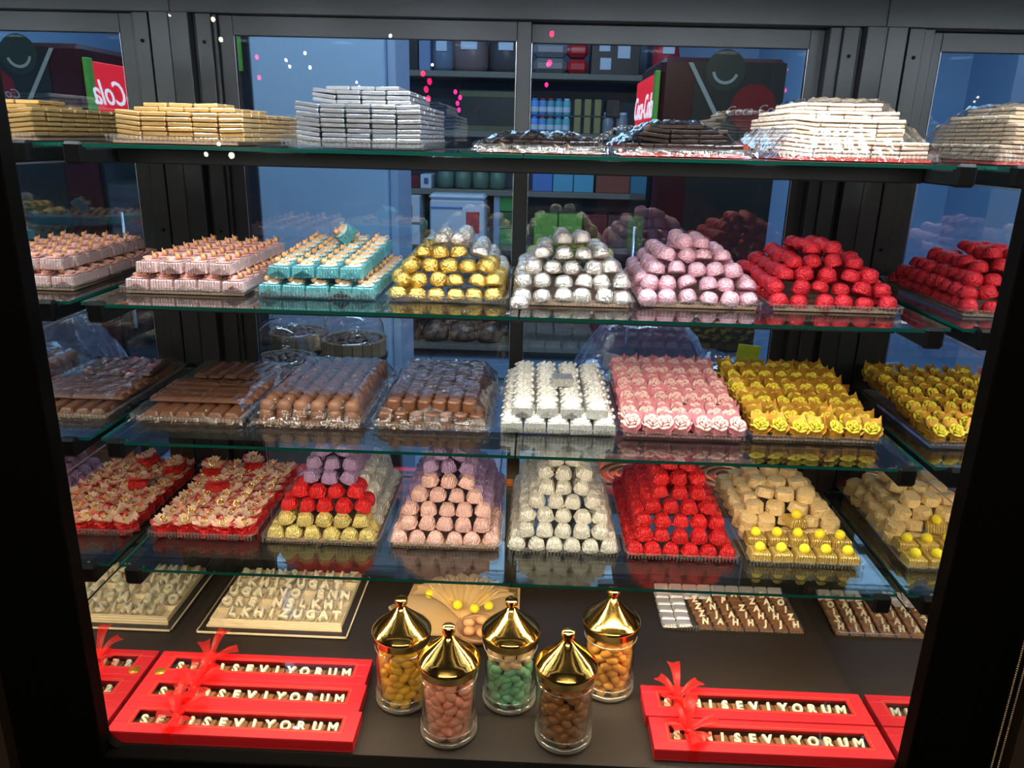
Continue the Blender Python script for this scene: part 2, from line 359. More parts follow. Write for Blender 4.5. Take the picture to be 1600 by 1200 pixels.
# ------------------------------------------------------------------ trays and film
CARD = pb('card_liner', (0.30, 0.17, 0.10), 0.5, bump=0.2, bscale=300)
REDCARD = pb('red_liner', (0.65, 0.05, 0.03), 0.4)
def tray(x0, x1, y0, y1, z, label, h=0.012, liner=None, fl=0.006, mat=None):
    o = empty('serving_tray', ((x0 + x1) / 2, y0, z)); W = (x1 - x0) / 2; D = y1 - y0
    b = MB(); rings = [(W - 0.010, 0.010, D - 0.010, 0.0008), (W - 0.003, 0.003, D - 0.003, h), (W, 0, D, h), (W, 0, D, h - 0.0015)]
    V = []
    for hw, a, c, zz in rings:
        ch = 0.008
        V += [(-hw + ch, a, zz), (hw - ch, a, zz), (hw, a + ch, zz), (hw, c - ch, zz), (hw - ch, c, zz), (-hw + ch, c, zz), (-hw, c - ch, zz), (-hw, a + ch, zz)]
    F = [tuple(range(8))]
    for k in range(3):
        for i in range(8): j = (i + 1) % 8; F.append((k * 8 + i, k * 8 + j, k * 8 + 8 + j, k * 8 + 8 + i))
    b.add(V, F); b.build('tray_shell', mat or TRAYP, o)
    b = MB()
    n = int(W * 2 / 0.006)
    for i in range(n):
        x = -W + 0.006 + (2 * W - 0.012) * i / (n - 1); b.box(x - 0.0012, x + 0.0012, 0.0005, 0.003, h * 0.25, h + 0.0006)
    b.build('ribbed_edge', TRAYP, o)['kind'] = 'stuff'
    if liner: MB().box(-W + 0.010, W - 0.010, 0.010, D - 0.010, 0.0012, 0.0045).build('liner', liner, o)
    tag(o, label, 'tray', 'clear plastic trays')
    return o
def film(o, W, D, top, ins=0.03, front=0.03, side=0.03, h=0.010, seed=0, nu=40, nv=40):
    rnd = random.Random(seed); ph = [rnd.uniform(0, 6) for _ in range(8)]
    def H(u, v):
        x = (u - 0.5) * 2 * W; y = v * D
        dx = min(u, 1 - u) * 2 * W / side; dyf = y / front; dyb = (D - y) / ins
        t = min(dx, dyf, dyb, 1.0); e = min(dx, dyf, dyb)
        z = h + (top - h) * t + 0.0012 * math.sin(t * 3.14)
        amp = 0.0022 * math.exp(-e * 1.1) + 0.0004
        z += amp * (math.sin(x * 330 + ph[0] + 2 * math.sin(y * 60)) + math.sin(y * 410 + ph[1] + 2 * math.sin(x * 70 + ph[2])))
        z += 0.0007 * math.sin(x * 120 + y * 90 + ph[3]) * t
        return (x * (1 + 0.02 * (e < 0.2) * math.sin(y * 200 + ph[4])), y, max(z, h * 0.5))
    MB().grid(H, nu, nv).build('cling_film', FILM, o)
    b = MB()
    for s in (-1, 1):   # crumpled skirt of film at the sides
        b.grid(lambda u, v: (s * (W - 0.001 + 0.007 * v + 0.002 * math.sin(u * 60 + ph[5])), u * D, h * (1 - 0.8 * v) + 0.001 * math.sin(u * 90 + ph[6])), 36, 3)
    b.grid(lambda u, v: ((u - 0.5) * 2 * W, 0.002 - 0.005 * v - 0.0015 * math.sin(u * 50 + ph[7]), h * (1 - 0.85 * v) + 0.001 * math.sin(u * 80)), 30, 3)
    b.build('film_skirt', FILM, o)

# ------------------------------------------------------------------ foil materials
def foil(n, col, metal=0.55, rough=0.34, bump=1.0, bscale=330, wave=0): return pb(n, col, rough, metal, bump=bump, bscale=bscale, var=0.10, bdist=0.0035, wave=wave)
F_SILVER = foil('foil_silver', (0.84, 0.81, 0.78), 0.88, 0.26)
F_GOLD = foil('foil_gold', (0.82, 0.60, 0.17), 0.92, 0.25)
F_PINKV = foil('foil_pink_violet', (0.80, 0.48, 0.58), 0.55, 0.34)
F_RED = foil('foil_red', (0.55, 0.016, 0.030), 0.45, 0.34)
F_GREEN = foil('foil_green', (0.45, 0.60, 0.20), 0.5, 0.36)
P_LILAC = foil('paper_foil_lilac', (0.38, 0.25, 0.43), 0.30, 0.40, wave=120)
P_PINK = foil('paper_foil_pink', (0.80, 0.50, 0.45), 0.30, 0.42, wave=120)
P_WHITE = foil('paper_foil_white', (0.80, 0.77, 0.68), 0.45, 0.38, wave=120)
P_RED = foil('paper_foil_red', (0.66, 0.018, 0.022), 0.35, 0.36, wave=120)
P_YELLOW = foil('paper_foil_yellow', (0.70, 0.56, 0.20), 0.5, 0.36, wave=120)
T_GOLD = foil('tablet_gold', (0.70, 0.46, 0.19), 0.7, 0.34, 0.15)
T_SILVER = foil('tablet_silver', (0.46, 0.48, 0.51), 0.85, 0.30, 0.15)
T_CREAM = pb('white_chocolate', (0.72, 0.56, 0.42), 0.42, 0, var=0.04, sss=0.1)
T_DARK = pb('dark_chocolate', (0.028, 0.016, 0.012), 0.32, 0, var=0.15, bump=0.1)
CH_MILK = pb('milk_chocolate', (0.17, 0.065, 0.028), 0.38, 0, var=0.12, bump=0.12, bscale=500)
CH_MILK2 = pb('milk_chocolate_matt', (0.22, 0.095, 0.05), 0.48, 0, var=0.1, bump=0.15, bscale=700)
B_PINK = foil('box_foil_pink', (0.88, 0.62, 0.62), 0.35, 0.38, 0.35, wave=75)
B_TEAL = foil('box_foil_teal', (0.16, 0.50, 0.55), 0.4, 0.36, 0.35, wave=75)
B_WHITE = foil('box_foil_white', (0.80, 0.80, 0.77), 0.6, 0.34, 0.3, wave=75)
B_GOLDY = foil('box_foil_gold', (0.72, 0.52, 0.16), 0.6, 0.34, 0.5, wave=75)
NOUGAT = pb('nougat', (0.80, 0.58, 0.28), 0.5, 0, bump=1.0, bscale=200, var=0.08, bdist=0.004)
TULLEW = pb('white_tulle', (0.92, 0.91, 0.87), 0.9, bump=0.6, bscale=600)
TULLER = clear('red_tulle', (1.0, 0.25, 0.22), rough=0.5, boost=0.4, diffuse=0.55, dcol=(0.90, 0.14, 0.12))
TULLEC = clear('cream_tulle', (0.98, 0.88, 0.76), rough=0.5, boost=0.4, diffuse=0.55, dcol=(0.92, 0.74, 0.58))
SKIN = pb('figurine_skin', (0.80, 0.45, 0.22), 0.5, var=0.1); HAIR = pb('figurine_hair', (0.30, 0.12, 0.04), 0.6)
PASTP = pb('figurine_pink', (0.85, 0.45, 0.42), 0.5, var=0.06); PASTB = pb('figurine_pale_blue', (0.55, 0.70, 0.74), 0.5, var=0.1)
ROSEP = pb('rose_pink', (0.92, 0.58, 0.54), 0.6, var=0.05); LEAFP = pb('rose_paper_pink', (0.62, 0.20, 0.24), 0.6, var=0.1)
ROSEY = pb('rose_yellow', (0.80, 0.64, 0.05), 0.6, var=0.05); LEAFG = pb('paper_gold', (0.52, 0.24, 0.02), 0.38, 0.45, bump=0.3, bscale=200, var=0.2)
LEAFGS = pb('leaf_green_pale', (0.75, 0.62, 0.12), 0.5, var=0.1)
GOLDM = pb('polished_gold', (1.0, 0.66, 0.18), 0.10, 1.0)
POMPOM = pb('yellow_pompom', (0.92, 0.74, 0.03), 0.8, bump=0.8, bscale=900)

# ------------------------------------------------------------------ sweets (meshes)
def dome_me(name, mat, r=0.0143, h=0.0190, seed=0, seg=16):
    rnd = random.Random(seed); j = [rnd.uniform(-1, 1) for _ in range(seg * 6)]
    mod = lambda i, k: 1 + (0.04 if i % 2 else -0.04) * (1, 1, .8, .4, .1, 0)[k] + 0.045 * j[(i * 6 + k) % len(j)]
    return MB().lathe([(r * .97, 0), (r * 1.02, h * .12), (r * .97, h * .45), (r * .84, h * .75), (r * .55, h * .94), (r * .2, h)], seg, mod=mod).mesh(name, mat)
def block_me(name, mat, r=0.0146, h=0.0200, seed=0):
    rnd = random.Random(seed); seg = 12; j = [rnd.uniform(-1, 1) for _ in range(90)]
    mod = lambda i, k: 1 + 0.05 * j[(i * 5 + k) % 90] + (0.02 if i % 2 else -0.02)
    return MB().lathe([(r * .93, 0), (r * 1.0, h * .1), (r * .92, h * .42), (r * .74, h * .80), (r * .55, h * .97), (r * .15, h)], seg, mod=mod, sq=3.4, smooth=False).mesh(name, mat)
def heap(x0, x1, y0, y1, z, NX, NY, ph, fi, bi=None, shift=0.0):
    """shell of a layered heap: list of (x, y, z, layer, ix, nx, iy, ny)"""
    out = []; L = len(NX); bi = fi if bi is None else bi
    px = (x1 - x0) / NX[0]; py = (y1 - y0) / NY[0]; cx = (x0 + x1) / 2
    ext = []
    for k in range(L):
        w = NX[k] * px / 2; ya = y0 + fi * k; yb = y1 - bi * k if NY[k] > 1 else ya + py; ext.append((cx - w + shift * k, cx + w + shift * k, ya, yb))
    for k in range(L):
        a, b_, c, d = ext[k]
        for i in range(NX[k]):
            for j in range(NY[k]):
                x = a + (i + .5) * (b_ - a) / NX[k]; y = c + (j + .5) * (d - c) / NY[k]
                edge = i in (0, NX[k] - 1) or j in (0, NY[k] - 1)
                if k + 1 < L and not edge:
                    e = ext[k + 1]; m = px * 0.35
                    if e[0] + m < x < e[1] - m and e[2] + m < y < e[3] - m: continue
                out.append((x, y, z + k * ph, k, i, NX[k], j, NY[k]))
    return out
def scatter(items, pick, jx=0.0015, jr=0.10, tz=PI, edge_tilt=0.0):
    for (x, y, z, k, i, n, j, m) in items:
        name, meshes, label, cat, group = pick(k, i, n, j, m, x, y)
        tx = R(-jr, jr); ty = R(-jr, jr)
        if k and edge_tilt:
            if i == 0: ty -= R(0, edge_tilt)
            if i == n - 1: ty += R(0, edge_tilt)
            if j == 0: tx += R(0, edge_tilt) * 0.6
        o = put(name, random.choice(meshes), None, (x + R(-jx, jx), y + R(-jx, jx), z + R(0, 0.001) + 0.3 * abs(tx * 0.012) + 0.3 * abs(ty * .012)), (tx, ty, R(-tz, tz)))
        tag(o, label + ', ' + place(k, i, j), cat, group)

# ------------------------------------------------------------------ top shelf: stacked tablets
Z1 = SH[0]
def tablets(x0, x1, y0, y1, z, tiers, th, mats, nm, label, group, jit=0.0008):
    """tiers: list of (nx, ny, layers, y_offset, x_offset)"""
    p = (x1 - x0) / tiers[0][0]; py = (y1 - y0) / tiers[0][1]
    mes = [MB().cbox(-p / 2 + .0010, p / 2 - .0010, -py / 2 + .0010, py / 2 - .0010, 0, th - .0013, 0.0012).mesh(nm, m) for m in mats]
    zz = z; lay = -1
    for ti, (nx, ny, nl, yo, xo) in enumerate(tiers):
        for l in range(nl):
            lay += 1; dy = R(-.001, .001); topl = l == nl - 1
            for i in range(nx):
                for j in range(ny):
                    if not (topl or i in (0, nx - 1) or j in (0, ny - 1)): continue
                    if topl and ti + 1 < len(tiers):
                        t = tiers[ti + 1]; a = x0 + xo * 0 + t[4]; 
                        X = x0 + xo + (i + .5) * p; Y = y0 + yo + (j + .5) * py
                        if x0 + t[4] + .3 * p < X < x0 + t[4] + (t[0] - .3) * p and y0 + t[3] + .3 * py < Y < y0 + t[3] + (t[1] - .3) * py and not (i in (0, nx - 1) or j in (0, ny - 1)): continue
                    tilt = -0.10 * (i == 0) * (nl > 2) + 0.03 * (i == nx - 1)
                    o = put(nm, random.choice(mes), None, (x0 + xo + (i + .5) * p + R(-jit, jit), y0 + yo + (j + .5) * py + R(-jit, jit) + dy, zz + l * th + abs(tilt) * 0.012), (R(-.02, .02), -tilt + R(-.015, .015), R(-.04, .04)))
                    tag(o, label + ', ' + place(lay, i, j), 'chocolate', group)
        zz += nl * th
t = tray(-0.592, -0.392, 0.062, 0.375, Z1, 'clear tray under the stacked gold foil tablets on the top shelf', liner=CARD)
tablets(-0.578, -0.390, 0.075, 0.365, Z1 + 0.005, [(5, 8, 6, 0, 0), (4, 4, 1, 0.02, 0.018), (3, 2, 1, 0.05, 0.02)], 0.0068, [T_GOLD], 'gold_tablet', 'flat gold foil chocolate tablet', 'gold foil tablets')
t = tray(-0.338, -0.125, 0.062, 0.375, Z1, 'clear tray under the tall stack of silver foil tablets on the top shelf', mat=TRAYP)
tablets(-0.316, -0.134, 0.075, 0.365, Z1 + 0.003, [(5, 8, 9, 0, 0), (4, 6, 3, 0.03, 0.017), (3, 5, 1, 0.045, 0.034)], 0.0066, [T_SILVER], 'silver_tablet', 'flat silver foil chocolate tablet', 'silver foil tablets')
t = tray(-0.062, 0.133, 0.075, 0.375, Z1, 'clear tray of few dark tablets under cling film beside the silver stack', liner=CARD)
tablets(-0.048, 0.118, 0.095, 0.360, Z1 + 0.005, [(4, 7, 2, 0, 0), (3, 4, 1, 0.05, 0.04)], 0.0070, [T_DARK], 'dark_tablet', 'dark tablet in the low tray', 'dark tablets in the low tray')
film(t, 0.0975, 0.30, 0.031, 0.06, 0.07, 0.05, seed=3)
t = tray(0.141, 0.345, 0.075, 0.375, Z1, 'clear tray with dark tablets stepped up under wrinkled film beside the cream blocks', liner=REDCARD)
tablets(0.156, 0.330, 0.092, 0.360, Z1 + 0.005, [(4, 7, 2, 0, 0), (3, 5, 3, 0.05, 0.03), (2, 3, 1, 0.09, 0.06)], 0.0070, [T_DARK], 'dark_tablet', 'dark tablet in the stepped stack', 'dark tablets in the stepped stack')
film(t, 0.102, 0.30, 0.052, 0.10, 0.10, 0.07, seed=5)
t = tray(0.372, 0.600, 0.070, 0.375, Z1, 'clear tray with red liner under the stepped cream chocolate blocks', liner=REDCARD)
tablets(0.386, 0.588, 0.085, 0.360, Z1 + 0.005, [(5, 8, 4, 0, 0), (4, 7, 5, 0.022, 0.012), (4, 5, 2, 0.045, 0.012), (3, 4, 2, 0.065, 0.034)], 0.0060, [T_CREAM], 'white_chocolate_tablet', 'cream white chocolate tablet', 'cream white chocolate tablets', jit=0.0003)
film(t, 0.114, 0.305, 0.088, 0.08, 0.075, 0.062, seed=9)

# ------------------------------------------------------------------ second shelf
Z2 = SH[1]
def favour(kind):
    """wrapped block with a decoration child"""
    if kind in ('pink', 'teal'):
        m = B_PINK if kind == 'pink' else B_TEAL; cl = PASTP if kind == 'pink' else PASTB
        b = MB().cbox(-.0172, .0172, -.0172, .0172, 0, .0165, .0012, taper=.0006)
        for s in (-1, 1): b.add([(s * .016, -.0173, .002), (0, -.0173, .011), (-s * .016, -.0173, .002), (0, -.0183, .001)], [(0, 1, 3), (1, 2, 3)])
        o = b.build('wrapped_chocolate', m)
        f = MB(); s = 1 if kind == 'pink' else -1
        f.ell((0, 0, .0008), (.0150, .0145, .0012), 12, 4, 0)
        f.ell((-.002 * s, 0, .0040), (.0078, .0050, .0038), 10, 6, 0 if kind == 'pink' else 1)
        for q in range(7): f.ell((-.004 * s + R(-.009, .009), R(-.012, .012), .002), (R(.003, .005), R(.003, .005), R(.002, .0035)), 6, 4, 0, None, .2)
        f.ell((.0075 * s, 0, .0072), (.0048, .0046, .0046), 10, 6, 1); f.ell((.0098 * s, .0005, .0078), (.0033, .0040, .0040), 8, 5, 2)
        f.ell((-.0085 * s, .003, .0050), (.003, .0022, .0022), 6, 4, 1); f.ell((-.0085 * s, -.003, .0045), (.003, .0022, .0022), 6, 4, 1)
        f.ell((.0035 * s, .0005, .0115), (.0014, .0014, .0030), 6, 4, 1)
        if kind == 'teal': f.tube([(.0100 + .0034 * math.cos(t), .006, .005 + .0034 * math.sin(t)) for t in [2 * PI * q / 10 for q in range(10)]], .0005, 5, 3, closed=True)
        f.build('baby_figurine', [cl, SKIN, HAIR, pb('white_ribbon', (.85, .85, .85), .5)], o, (0, 0, .0168))
        return o
    if kind == 'white':
        b = MB().cbox(-.0178, .0178, -.0172, .0172, 0, .0175, .0012, taper=.0006)
        for s in (-1, 1): b.add([(s * .016, -.0173, .002), (0, -.0173, .011), (-s * .016, -.0173, .002), (0, -.0183, .001)], [(0, 1, 3), (1, 2, 3)])
        o = b.build('wrapped_chocolate', B_WHITE)
        f = MB()
        f.ell((0, 0, .0015), (.0165, .0160, .0050), 14, 6, 0, None, .10)
        for q in range(34):
            a = R(0, 2 * PI); rr = R(0.002, .0165); f.ell((rr * math.cos(a), rr * math.sin(a), R(.002, .0095)), (R(.003, .0055), R(.003, .0055), R(.0015, .004)), 6, 4, 0, Euler((R(-1, 1), R(-1, 1), a)).to_matrix(), .25)
        f.build('tulle_puff', TULLEW, o, (0, 0, .0172)); return o
def rose(kind):
    A, B_, C_ = (ROSEP, LEAFP, pb('leaf_pale_pink', (.88, .72, .66), .5)) if kind == 'pink' else (ROSEY, LEAFG, LEAFGS)
    o = MB().cbox(-.012, .012, -.012, .012, 0, .014, .001, taper=.001).build('rose_favour', B_)
    f = MB()
    for ring, (n, r, zt, wd) in enumerate(((5, .0098, .0035, .0075), (4, .0062, .0062, .0058), (3, .0030, .0080, .0040))):
        for q in range(n):
            a = 2 * PI * q / n + ring * .6
            f.ell((r * math.cos(a), r * math.sin(a), zt), (wd * .35, wd, wd * .62), 8, 4, 0, Euler((0, .75 - ring * .3, a)).to_matrix(), .06)
    f.ell((0, 0, .0085), (.0028, .0028, .0025), 8, 5, 0)
    fo_ = f.build('paper_rose', A, o, (0, -.003, .0158), (.62, 0, 0)); fo_.scale = (1.08, 1.08, 1.08) if kind == 'pink' else (.96, .96, .96)
    f = MB()
    for q in range(2):
        a = PI * q + .3; f.grid(lambda u, v: ((.008 + .010 * u) * math.cos(a) - (v - .5) * .009 * math.sin(a) * math.sin(PI * (u * .8 + .1)), (.008 + .010 * u) * math.sin(a) + (v - .5) * .009 * math.cos(a), .001 + .003 * u), 3, 2)
    f.build('leaf', C_, o, (0, -.004, .014))
    if True:
        f = MB()
        def pap(u, v):
            x = (u - .5) * .034 * (1 - .25 * v); y = v * .028 - .016; c = abs(u - .5) * 2
            return (x, y + .003 * c, .0095 + .0165 * v ** 2 + (.003 + .004 * (u > .5)) * c ** 3 - .005 * (v < .2) + .0012 * math.sin(u * 14 + v * 5))
        f.grid(pap, 6, 4); f.build('paper_wrap', B_, o, (0, .003, .001))
    return o
def set_rows(proto, x0, x1, y0, y1, z, nx, ny, label, group, cat='wrapped chocolate', jit=.0012, rz=.06, zf=None, skip=None, tilt=None):
    px = (x1 - x0) / nx; py = (y1 - y0) / ny; first = None
    for j in range(ny):
        for i in range(nx):
            if skip and skip(i, j, nx, ny): continue
            zz = z + (zf(j / max(1, ny - 1), i / max(1, nx - 1)) if zf else 0)
            o = copy_thing(proto, (x0 + (i + .5) * px + R(-jit, jit), y0 + (j + .5) * py + R(-jit, jit), zz), ((tilt or 0) + R(-.03, .03), R(-.03, .03), R(-rz, rz)))
            tag(o, label + ', ' + ORD[i] + ' from left, ' + ('front row' if j == 0 else ORD[j] + ' row back'), cat, group)
def kill(o):
    for c in list(o.children): bpy.data.objects.remove(c)
    bpy.data.objects.remove(o)
P = favour('pink')
t = tray(-0.606, -0.404, 0.072, 0.385, Z2, 'clear tray under the pink boxed chocolates with babies on the second shelf', liner=CARD, h=0.012)
lb = 'pink block with baby figurine'
set_rows(P, -0.598, -0.410, 0.080, 0.375, Z2 + 0.0060, 5, 8, 'bottom ' + lb, 'pink baby chocolates')
set_rows(P, -0.582, -0.428, 0.084, 0.350, Z2 + 0.0320, 4, 7, 'upper ' + lb, 'pink baby chocolates', rz=.1)
kill(P); P = favour('teal')
t = tray(-0.396, -0.202, 0.072, 0.385, Z2, 'clear tray under the turquoise boxed chocolates with babies on the second shelf')
lb = 'turquoise block with baby figurine'
set_rows(P, -0.390, -0.208, 0.078, 0.375, Z2 + 0.003, 5, 8, 'bottom ' + lb, 'turquoise baby chocolates')
set_rows(P, -0.376, -0.228, 0.086, 0.350, Z2 + 0.0310, 4, 7, 'upper ' + lb, 'turquoise baby chocolates', rz=.14, zf=lambda v, u: .012 * v)
o = copy_thing(P, (-0.292, 0.27, Z2 + 0.072), (0.2, -0.85, 0.5)); tag(o, 'turquoise foil block lying tipped over on the very top of its pile', 'wrapped chocolate')
kill(P)
D = lambda n, m: [dome_me(n, m, seed=q, r=.0138 + .0003 * (q % 4), h=.0172 + .0008 * (q % 5)) for q in range(6)]
sil, gol, pkv, red2, grn = D('foil_dome', F_SILVER), D('foil_dome', F_GOLD), D('foil_dome', F_PINKV), D('foil_dome', F_RED), D('foil_dome', F_GREEN)
ph = .0188
tray(-0.194, -0.004, 0.072, 0.385, Z2, 'clear tray under the pile of gold and silver foil domes')
it = heap(-0.190, -0.012, 0.078, 0.360, Z2 + .002, [6, 6, 5, 4, 2], [9, 9, 7, 5, 3], ph, .020, .022)
scatter(it, lambda k, i, n, j, m, x, y: ('gold_foil_dome', gol, 'round gold foil chocolate', 'chocolate', 'gold foil domes') if (k < 4 and j < 3 + (k < 2) and not (k >= 3 and i >= n - 1)) or (k == 0 and j < 6)
        else ('silver_foil_dome', sil, 'silver dome behind the gold ones', 'chocolate', 'silver domes behind the gold ones'), jx=.003, jr=.24, edge_tilt=.4)
tray(0.000, 0.188, 0.072, 0.385, Z2, 'clear tray under the tall pile of silver foil domes', liner=CARD)
it = heap(0.002, 0.184, 0.078, 0.360, Z2 + .005, [6, 6, 5, 4, 2], [9, 9, 7, 5, 2], ph, .022, .024)
scatter(it, lambda k, i, n, j, m, x, y: ('green_foil_dome', grn, 'round green foil chocolate', 'chocolate', 'green foil domes') if y > .26 and k >= 2
        else ('silver_foil_dome', sil, 'silver dome in the centre pile', 'chocolate', 'silver foil domes in the centre pile'), jx=.003, jr=.24, edge_tilt=.4)
put_ = put('foil_dome', sil[1], None, (0.012, 0.066, Z2 + .0005), (0, 0, .4)); tag(put_, 'round silver foil chocolate fallen off its tray onto the glass shelf', 'chocolate')
tray(0.192, 0.384, 0.085, 0.395, Z2, 'clear tray under the pile of pink foil domes', liner=CARD)
it = heap(0.196, 0.380, 0.092, 0.370, Z2 + .005, [6, 6, 5, 4, 2], [9, 9, 7, 5, 3], ph, .021, .022)
scatter(it, lambda k, i, n, j, m, x, y: ('pink_foil_dome', pkv, 'round pink foil chocolate', 'chocolate', 'pink foil domes'), jx=.003, jr=.32, edge_tilt=.5)
tray(0.392, 0.596, 0.085, 0.395, Z2, 'clear tray under the pile of red foil domes at the right of the second shelf', liner=CARD)
it = heap(0.396, 0.590, 0.092, 0.375, Z2 + .005, [6, 6, 5, 4, 2], [9, 9, 8, 6, 4], ph * .95, .020, .022)
scatter(it, lambda k, i, n, j, m, x, y: ('red_foil_dome', red2, 'round red foil chocolate', 'chocolate', 'red foil domes'), jx=.003, jr=.26, edge_tilt=.4)

# ------------------------------------------------------------------ third shelf
Z3 = SH[2]
t = tray(-0.622, -0.432, 0.082, 0.390, Z3, 'film-covered clear tray of long milk chocolate fingers at the left of the third shelf', liner=CARD)
fm = MB().cbox(-.0125, .0125, -.046, .046, 0, .0100, .003, taper=.002).mesh('chocolate_finger', CH_MILK)
lb = 'long milk chocolate finger under film'; g = 'milk chocolate fingers'
for (y, zz, xs) in ((.145, .0035, 0), (.240, .0035, 0), (.335, .0035, 0)):
    for i in range(6):
        tag(put('chocolate_finger', fm, None, (-.606 + (i + .5) * .0265, y, Z3 + zz), (0, 0, R(-.03, .03))), lb + ', ' + place(0, i, (0, 1, 2)[int((y - .14) / .09)]), 'chocolate', g)
for i in range(5): tag(put('chocolate_finger', fm, None, (-.595 + (i + .5) * .0275, .325, Z3 + .0142), (0, 0, R(-.06, .06) - .1)), lb + ', upper slanted row at the back, %s from left' % ORD[i], 'chocolate', g)
for i in range(4):
    for q in (-1, 1): tag(put('chocolate_finger', fm, None, (-.526 + q * .044, .155 + i * .0275, Z3 + .0142), (0, 0, PI / 2 + R(-.04, .04))), lb + ', crosswise on top, %s half, %s from front' % ('left' if q < 0 else 'right', ORD[i]), 'chocolate', g)
film(t, .095, .308, .028, .03, .045, .022, seed=11)
t = tray(-0.424, -0.236, 0.082, 0.390, Z3, 'film-covered clear tray of round topped brown bonbons on the third shelf', liner=CARD)
bm_ = [MB().lathe([(.0118, 0), (.0125, .004), (.0118, .0125), (.0085, .0175), (.004, .0195)], 14).mesh('bonbon', CH_MILK2)]
it = heap(-.414, -.246, .094, .378, Z3 + .005, [6, 6], [10, 10], .0135, .005, .004)
scatter(it, lambda *a: ('bonbon', bm_, 'round topped brown bonbon under film', 'chocolate', 'round brown bonbons'), jx=.0006, jr=.03)
film(t, .094, .308, .043, .03, .05, .022, seed=13)
t = tray(-0.226, -0.030, 0.090, 0.385, Z3, 'film-covered clear tray of stacked square milk chocolates on the third shelf', liner=CARD)
bm_ = [MB().lathe([(.0106, 0), (.0108, .002), (.0106, .0155), (.0088, .0178), (.002, .0180)], 16, mod=lambda i, k: 1.08 if i % 4 in (0, 1) else .95, sq=4, smooth=False).mesh('square_chocolate', CH_MILK)]
it = heap(-.216, -.042, .102, .372, Z3 + .005, [7, 6], [11, 11], .0180, .012, .004)
scatter(it, lambda *a: ('square_chocolate', bm_, 'square milk chocolate under film', 'chocolate', 'square milk chocolates'), jx=.0004, jr=.015, tz=.04)
film(t, .098, .295, .045, .03, .05, .024, seed=17)
P = favour('white')
tray(-0.018, 0.178, 0.085, 0.390, Z3, 'clear tray under the white blocks with tulle puffs on the third shelf')
lb = 'block with white tulle puff'
set_rows(P, -0.014, 0.174, 0.090, 0.378, Z3 + .002, 5, 8, 'bottom ' + lb, 'white tulle favours')
set_rows(P, 0.000, 0.162, 0.100, 0.350, Z3 + .0245, 4, 7, 'upper ' + lb, 'white tulle favours', rz=.03)
kill(P)
wb = MB().cbox(-.0178, .0178, -.0172, .0172, 0, .0145, .0012, taper=.0006).build('wrapped_chocolate', B_WHITE, None, (.088, .20, Z3 + .0525), (0, 0, .08)); tag(wb, 'plain silvery white block lying bare on top of the tulle puffs', 'wrapped chocolate')
P = rose('pink')
tray(0.180, 0.384, 0.085, 0.392, Z3, 'clear tray under the pink paper rose favours on the third shelf', liner=pb('pink_liner', (.55, .2, .2), .5))
rf = lambda v, u: .020 * min(1, v * 1.4) + (.004 if (v * 8) % 2 < 1 else 0)
set_rows(P, 0.186, 0.378, 0.088, 0.385, Z3 + .004, 7, 10, 'pink paper rose favour', 'pink rose favours', 'favour', jit=.0022, rz=.45, zf=rf, tilt=.08)
kill(P); P = rose('yellow')
tray(0.388, 0.602, 0.090, 0.392, Z3, 'clear tray under the yellow paper rose favours at the right of the third shelf', liner=CARD)
set_rows(P, 0.394, 0.598, 0.094, 0.385, Z3 + .004, 7, 10, 'yellow paper rose on gold paper', 'yellow rose favours', 'favour', jit=.0028, rz=.6, zf=rf, tilt=.08)
kill(P)
cardt = pb('orange_price_card', (.95, .30, .03), .5)
for (x, y, z, lb) in ((.645 - .02, .385, Z3, 'small orange price clip at the back right corner of the third shelf'), (-.006, .37, SH[3], 'small orange price clip between the lilac and the white pile on the lowest shelf')):
    o = MB().cbox(-.009, .009, -.001, .001, 0, .012, .0004).build('price_clip', cardt, None, (x, y, z)); MB().box(-.009, .009, -.006, .001, 0, .001).build('foot', cardt, o); tag(o, lb, 'price clip')

# ------------------------------------------------------------------ lowest glass shelf
Z4 = SH[3]
def tullefav():
    o = MB().cbox(-.0165, .0165, -.0165, .0165, 0, .014, .001).build('tulle_favour', P_RED)
    for part, n, r, zz, m in (('red_tulle', 7, .0200, .012, TULLER), ('cream_tulle', 9, .0192, .0165, TULLEC)):
        f = MB()
        for q in range(n):
            a = 2 * PI * q / n + R(-.2, .2); e = R(.3, .9)
            f.grid(lambda u, v: (r * u * math.cos(a) * (1 + .2 * math.sin(v * 9)) - (v - .5) * .014 * (.3 + u) * math.sin(a), r * u * math.sin(a) + (v - .5) * .014 * (.3 + u) * math.cos(a), .010 * e * u * u * 1.3 + .002 * math.sin(v * 11 + q) * u), 3, 4)
        f.build(part, m, o, (0, 0, zz))
    MB().tube([(.0058 * math.cos(t), .0058 * math.sin(t), 0) for t in [2 * PI * q / 14 for q in range(14)]], .0011, 6, closed=True).build('gold_ring', GOLDM, o, (0, -.002, .0245), (.9, 0, .3))
    MB().ell((0, 0, 0), (.0028, .0028, .0024), 8, 5).build('gold_bead', GOLDM, o, (0, .0025, .0260))
    return o
P = tullefav()
tray(-0.628, -0.436, 0.098, 0.395, Z4, 'clear tray under the red and cream tulle favours with gold rings')
set_rows(P, -0.620, -0.444, 0.104, 0.385, Z4 + .002, 5, 8, 'red favour with cream tulle flower', 'tulle ring favours', 'favour', jit=.003, rz=1.2)
for (x, y, q) in ((-.53, .36, 'rear right'), (-.60, .33, 'rear left'), (-.56, .25, 'front')): tag(copy_thing(P, (x, y, Z4 + .022), (.2, .1, R(0, 3))), q + ' one of three tulle favours lying on top of the others', 'favour', 'tulle ring favours')
kill(P)
K = lambda m: [block_me('foil_block', m, seed=q + 20, r=.0142 + .0003 * (q % 3), h=.0188 + .0007 * (q % 4)) for q in range(6)]
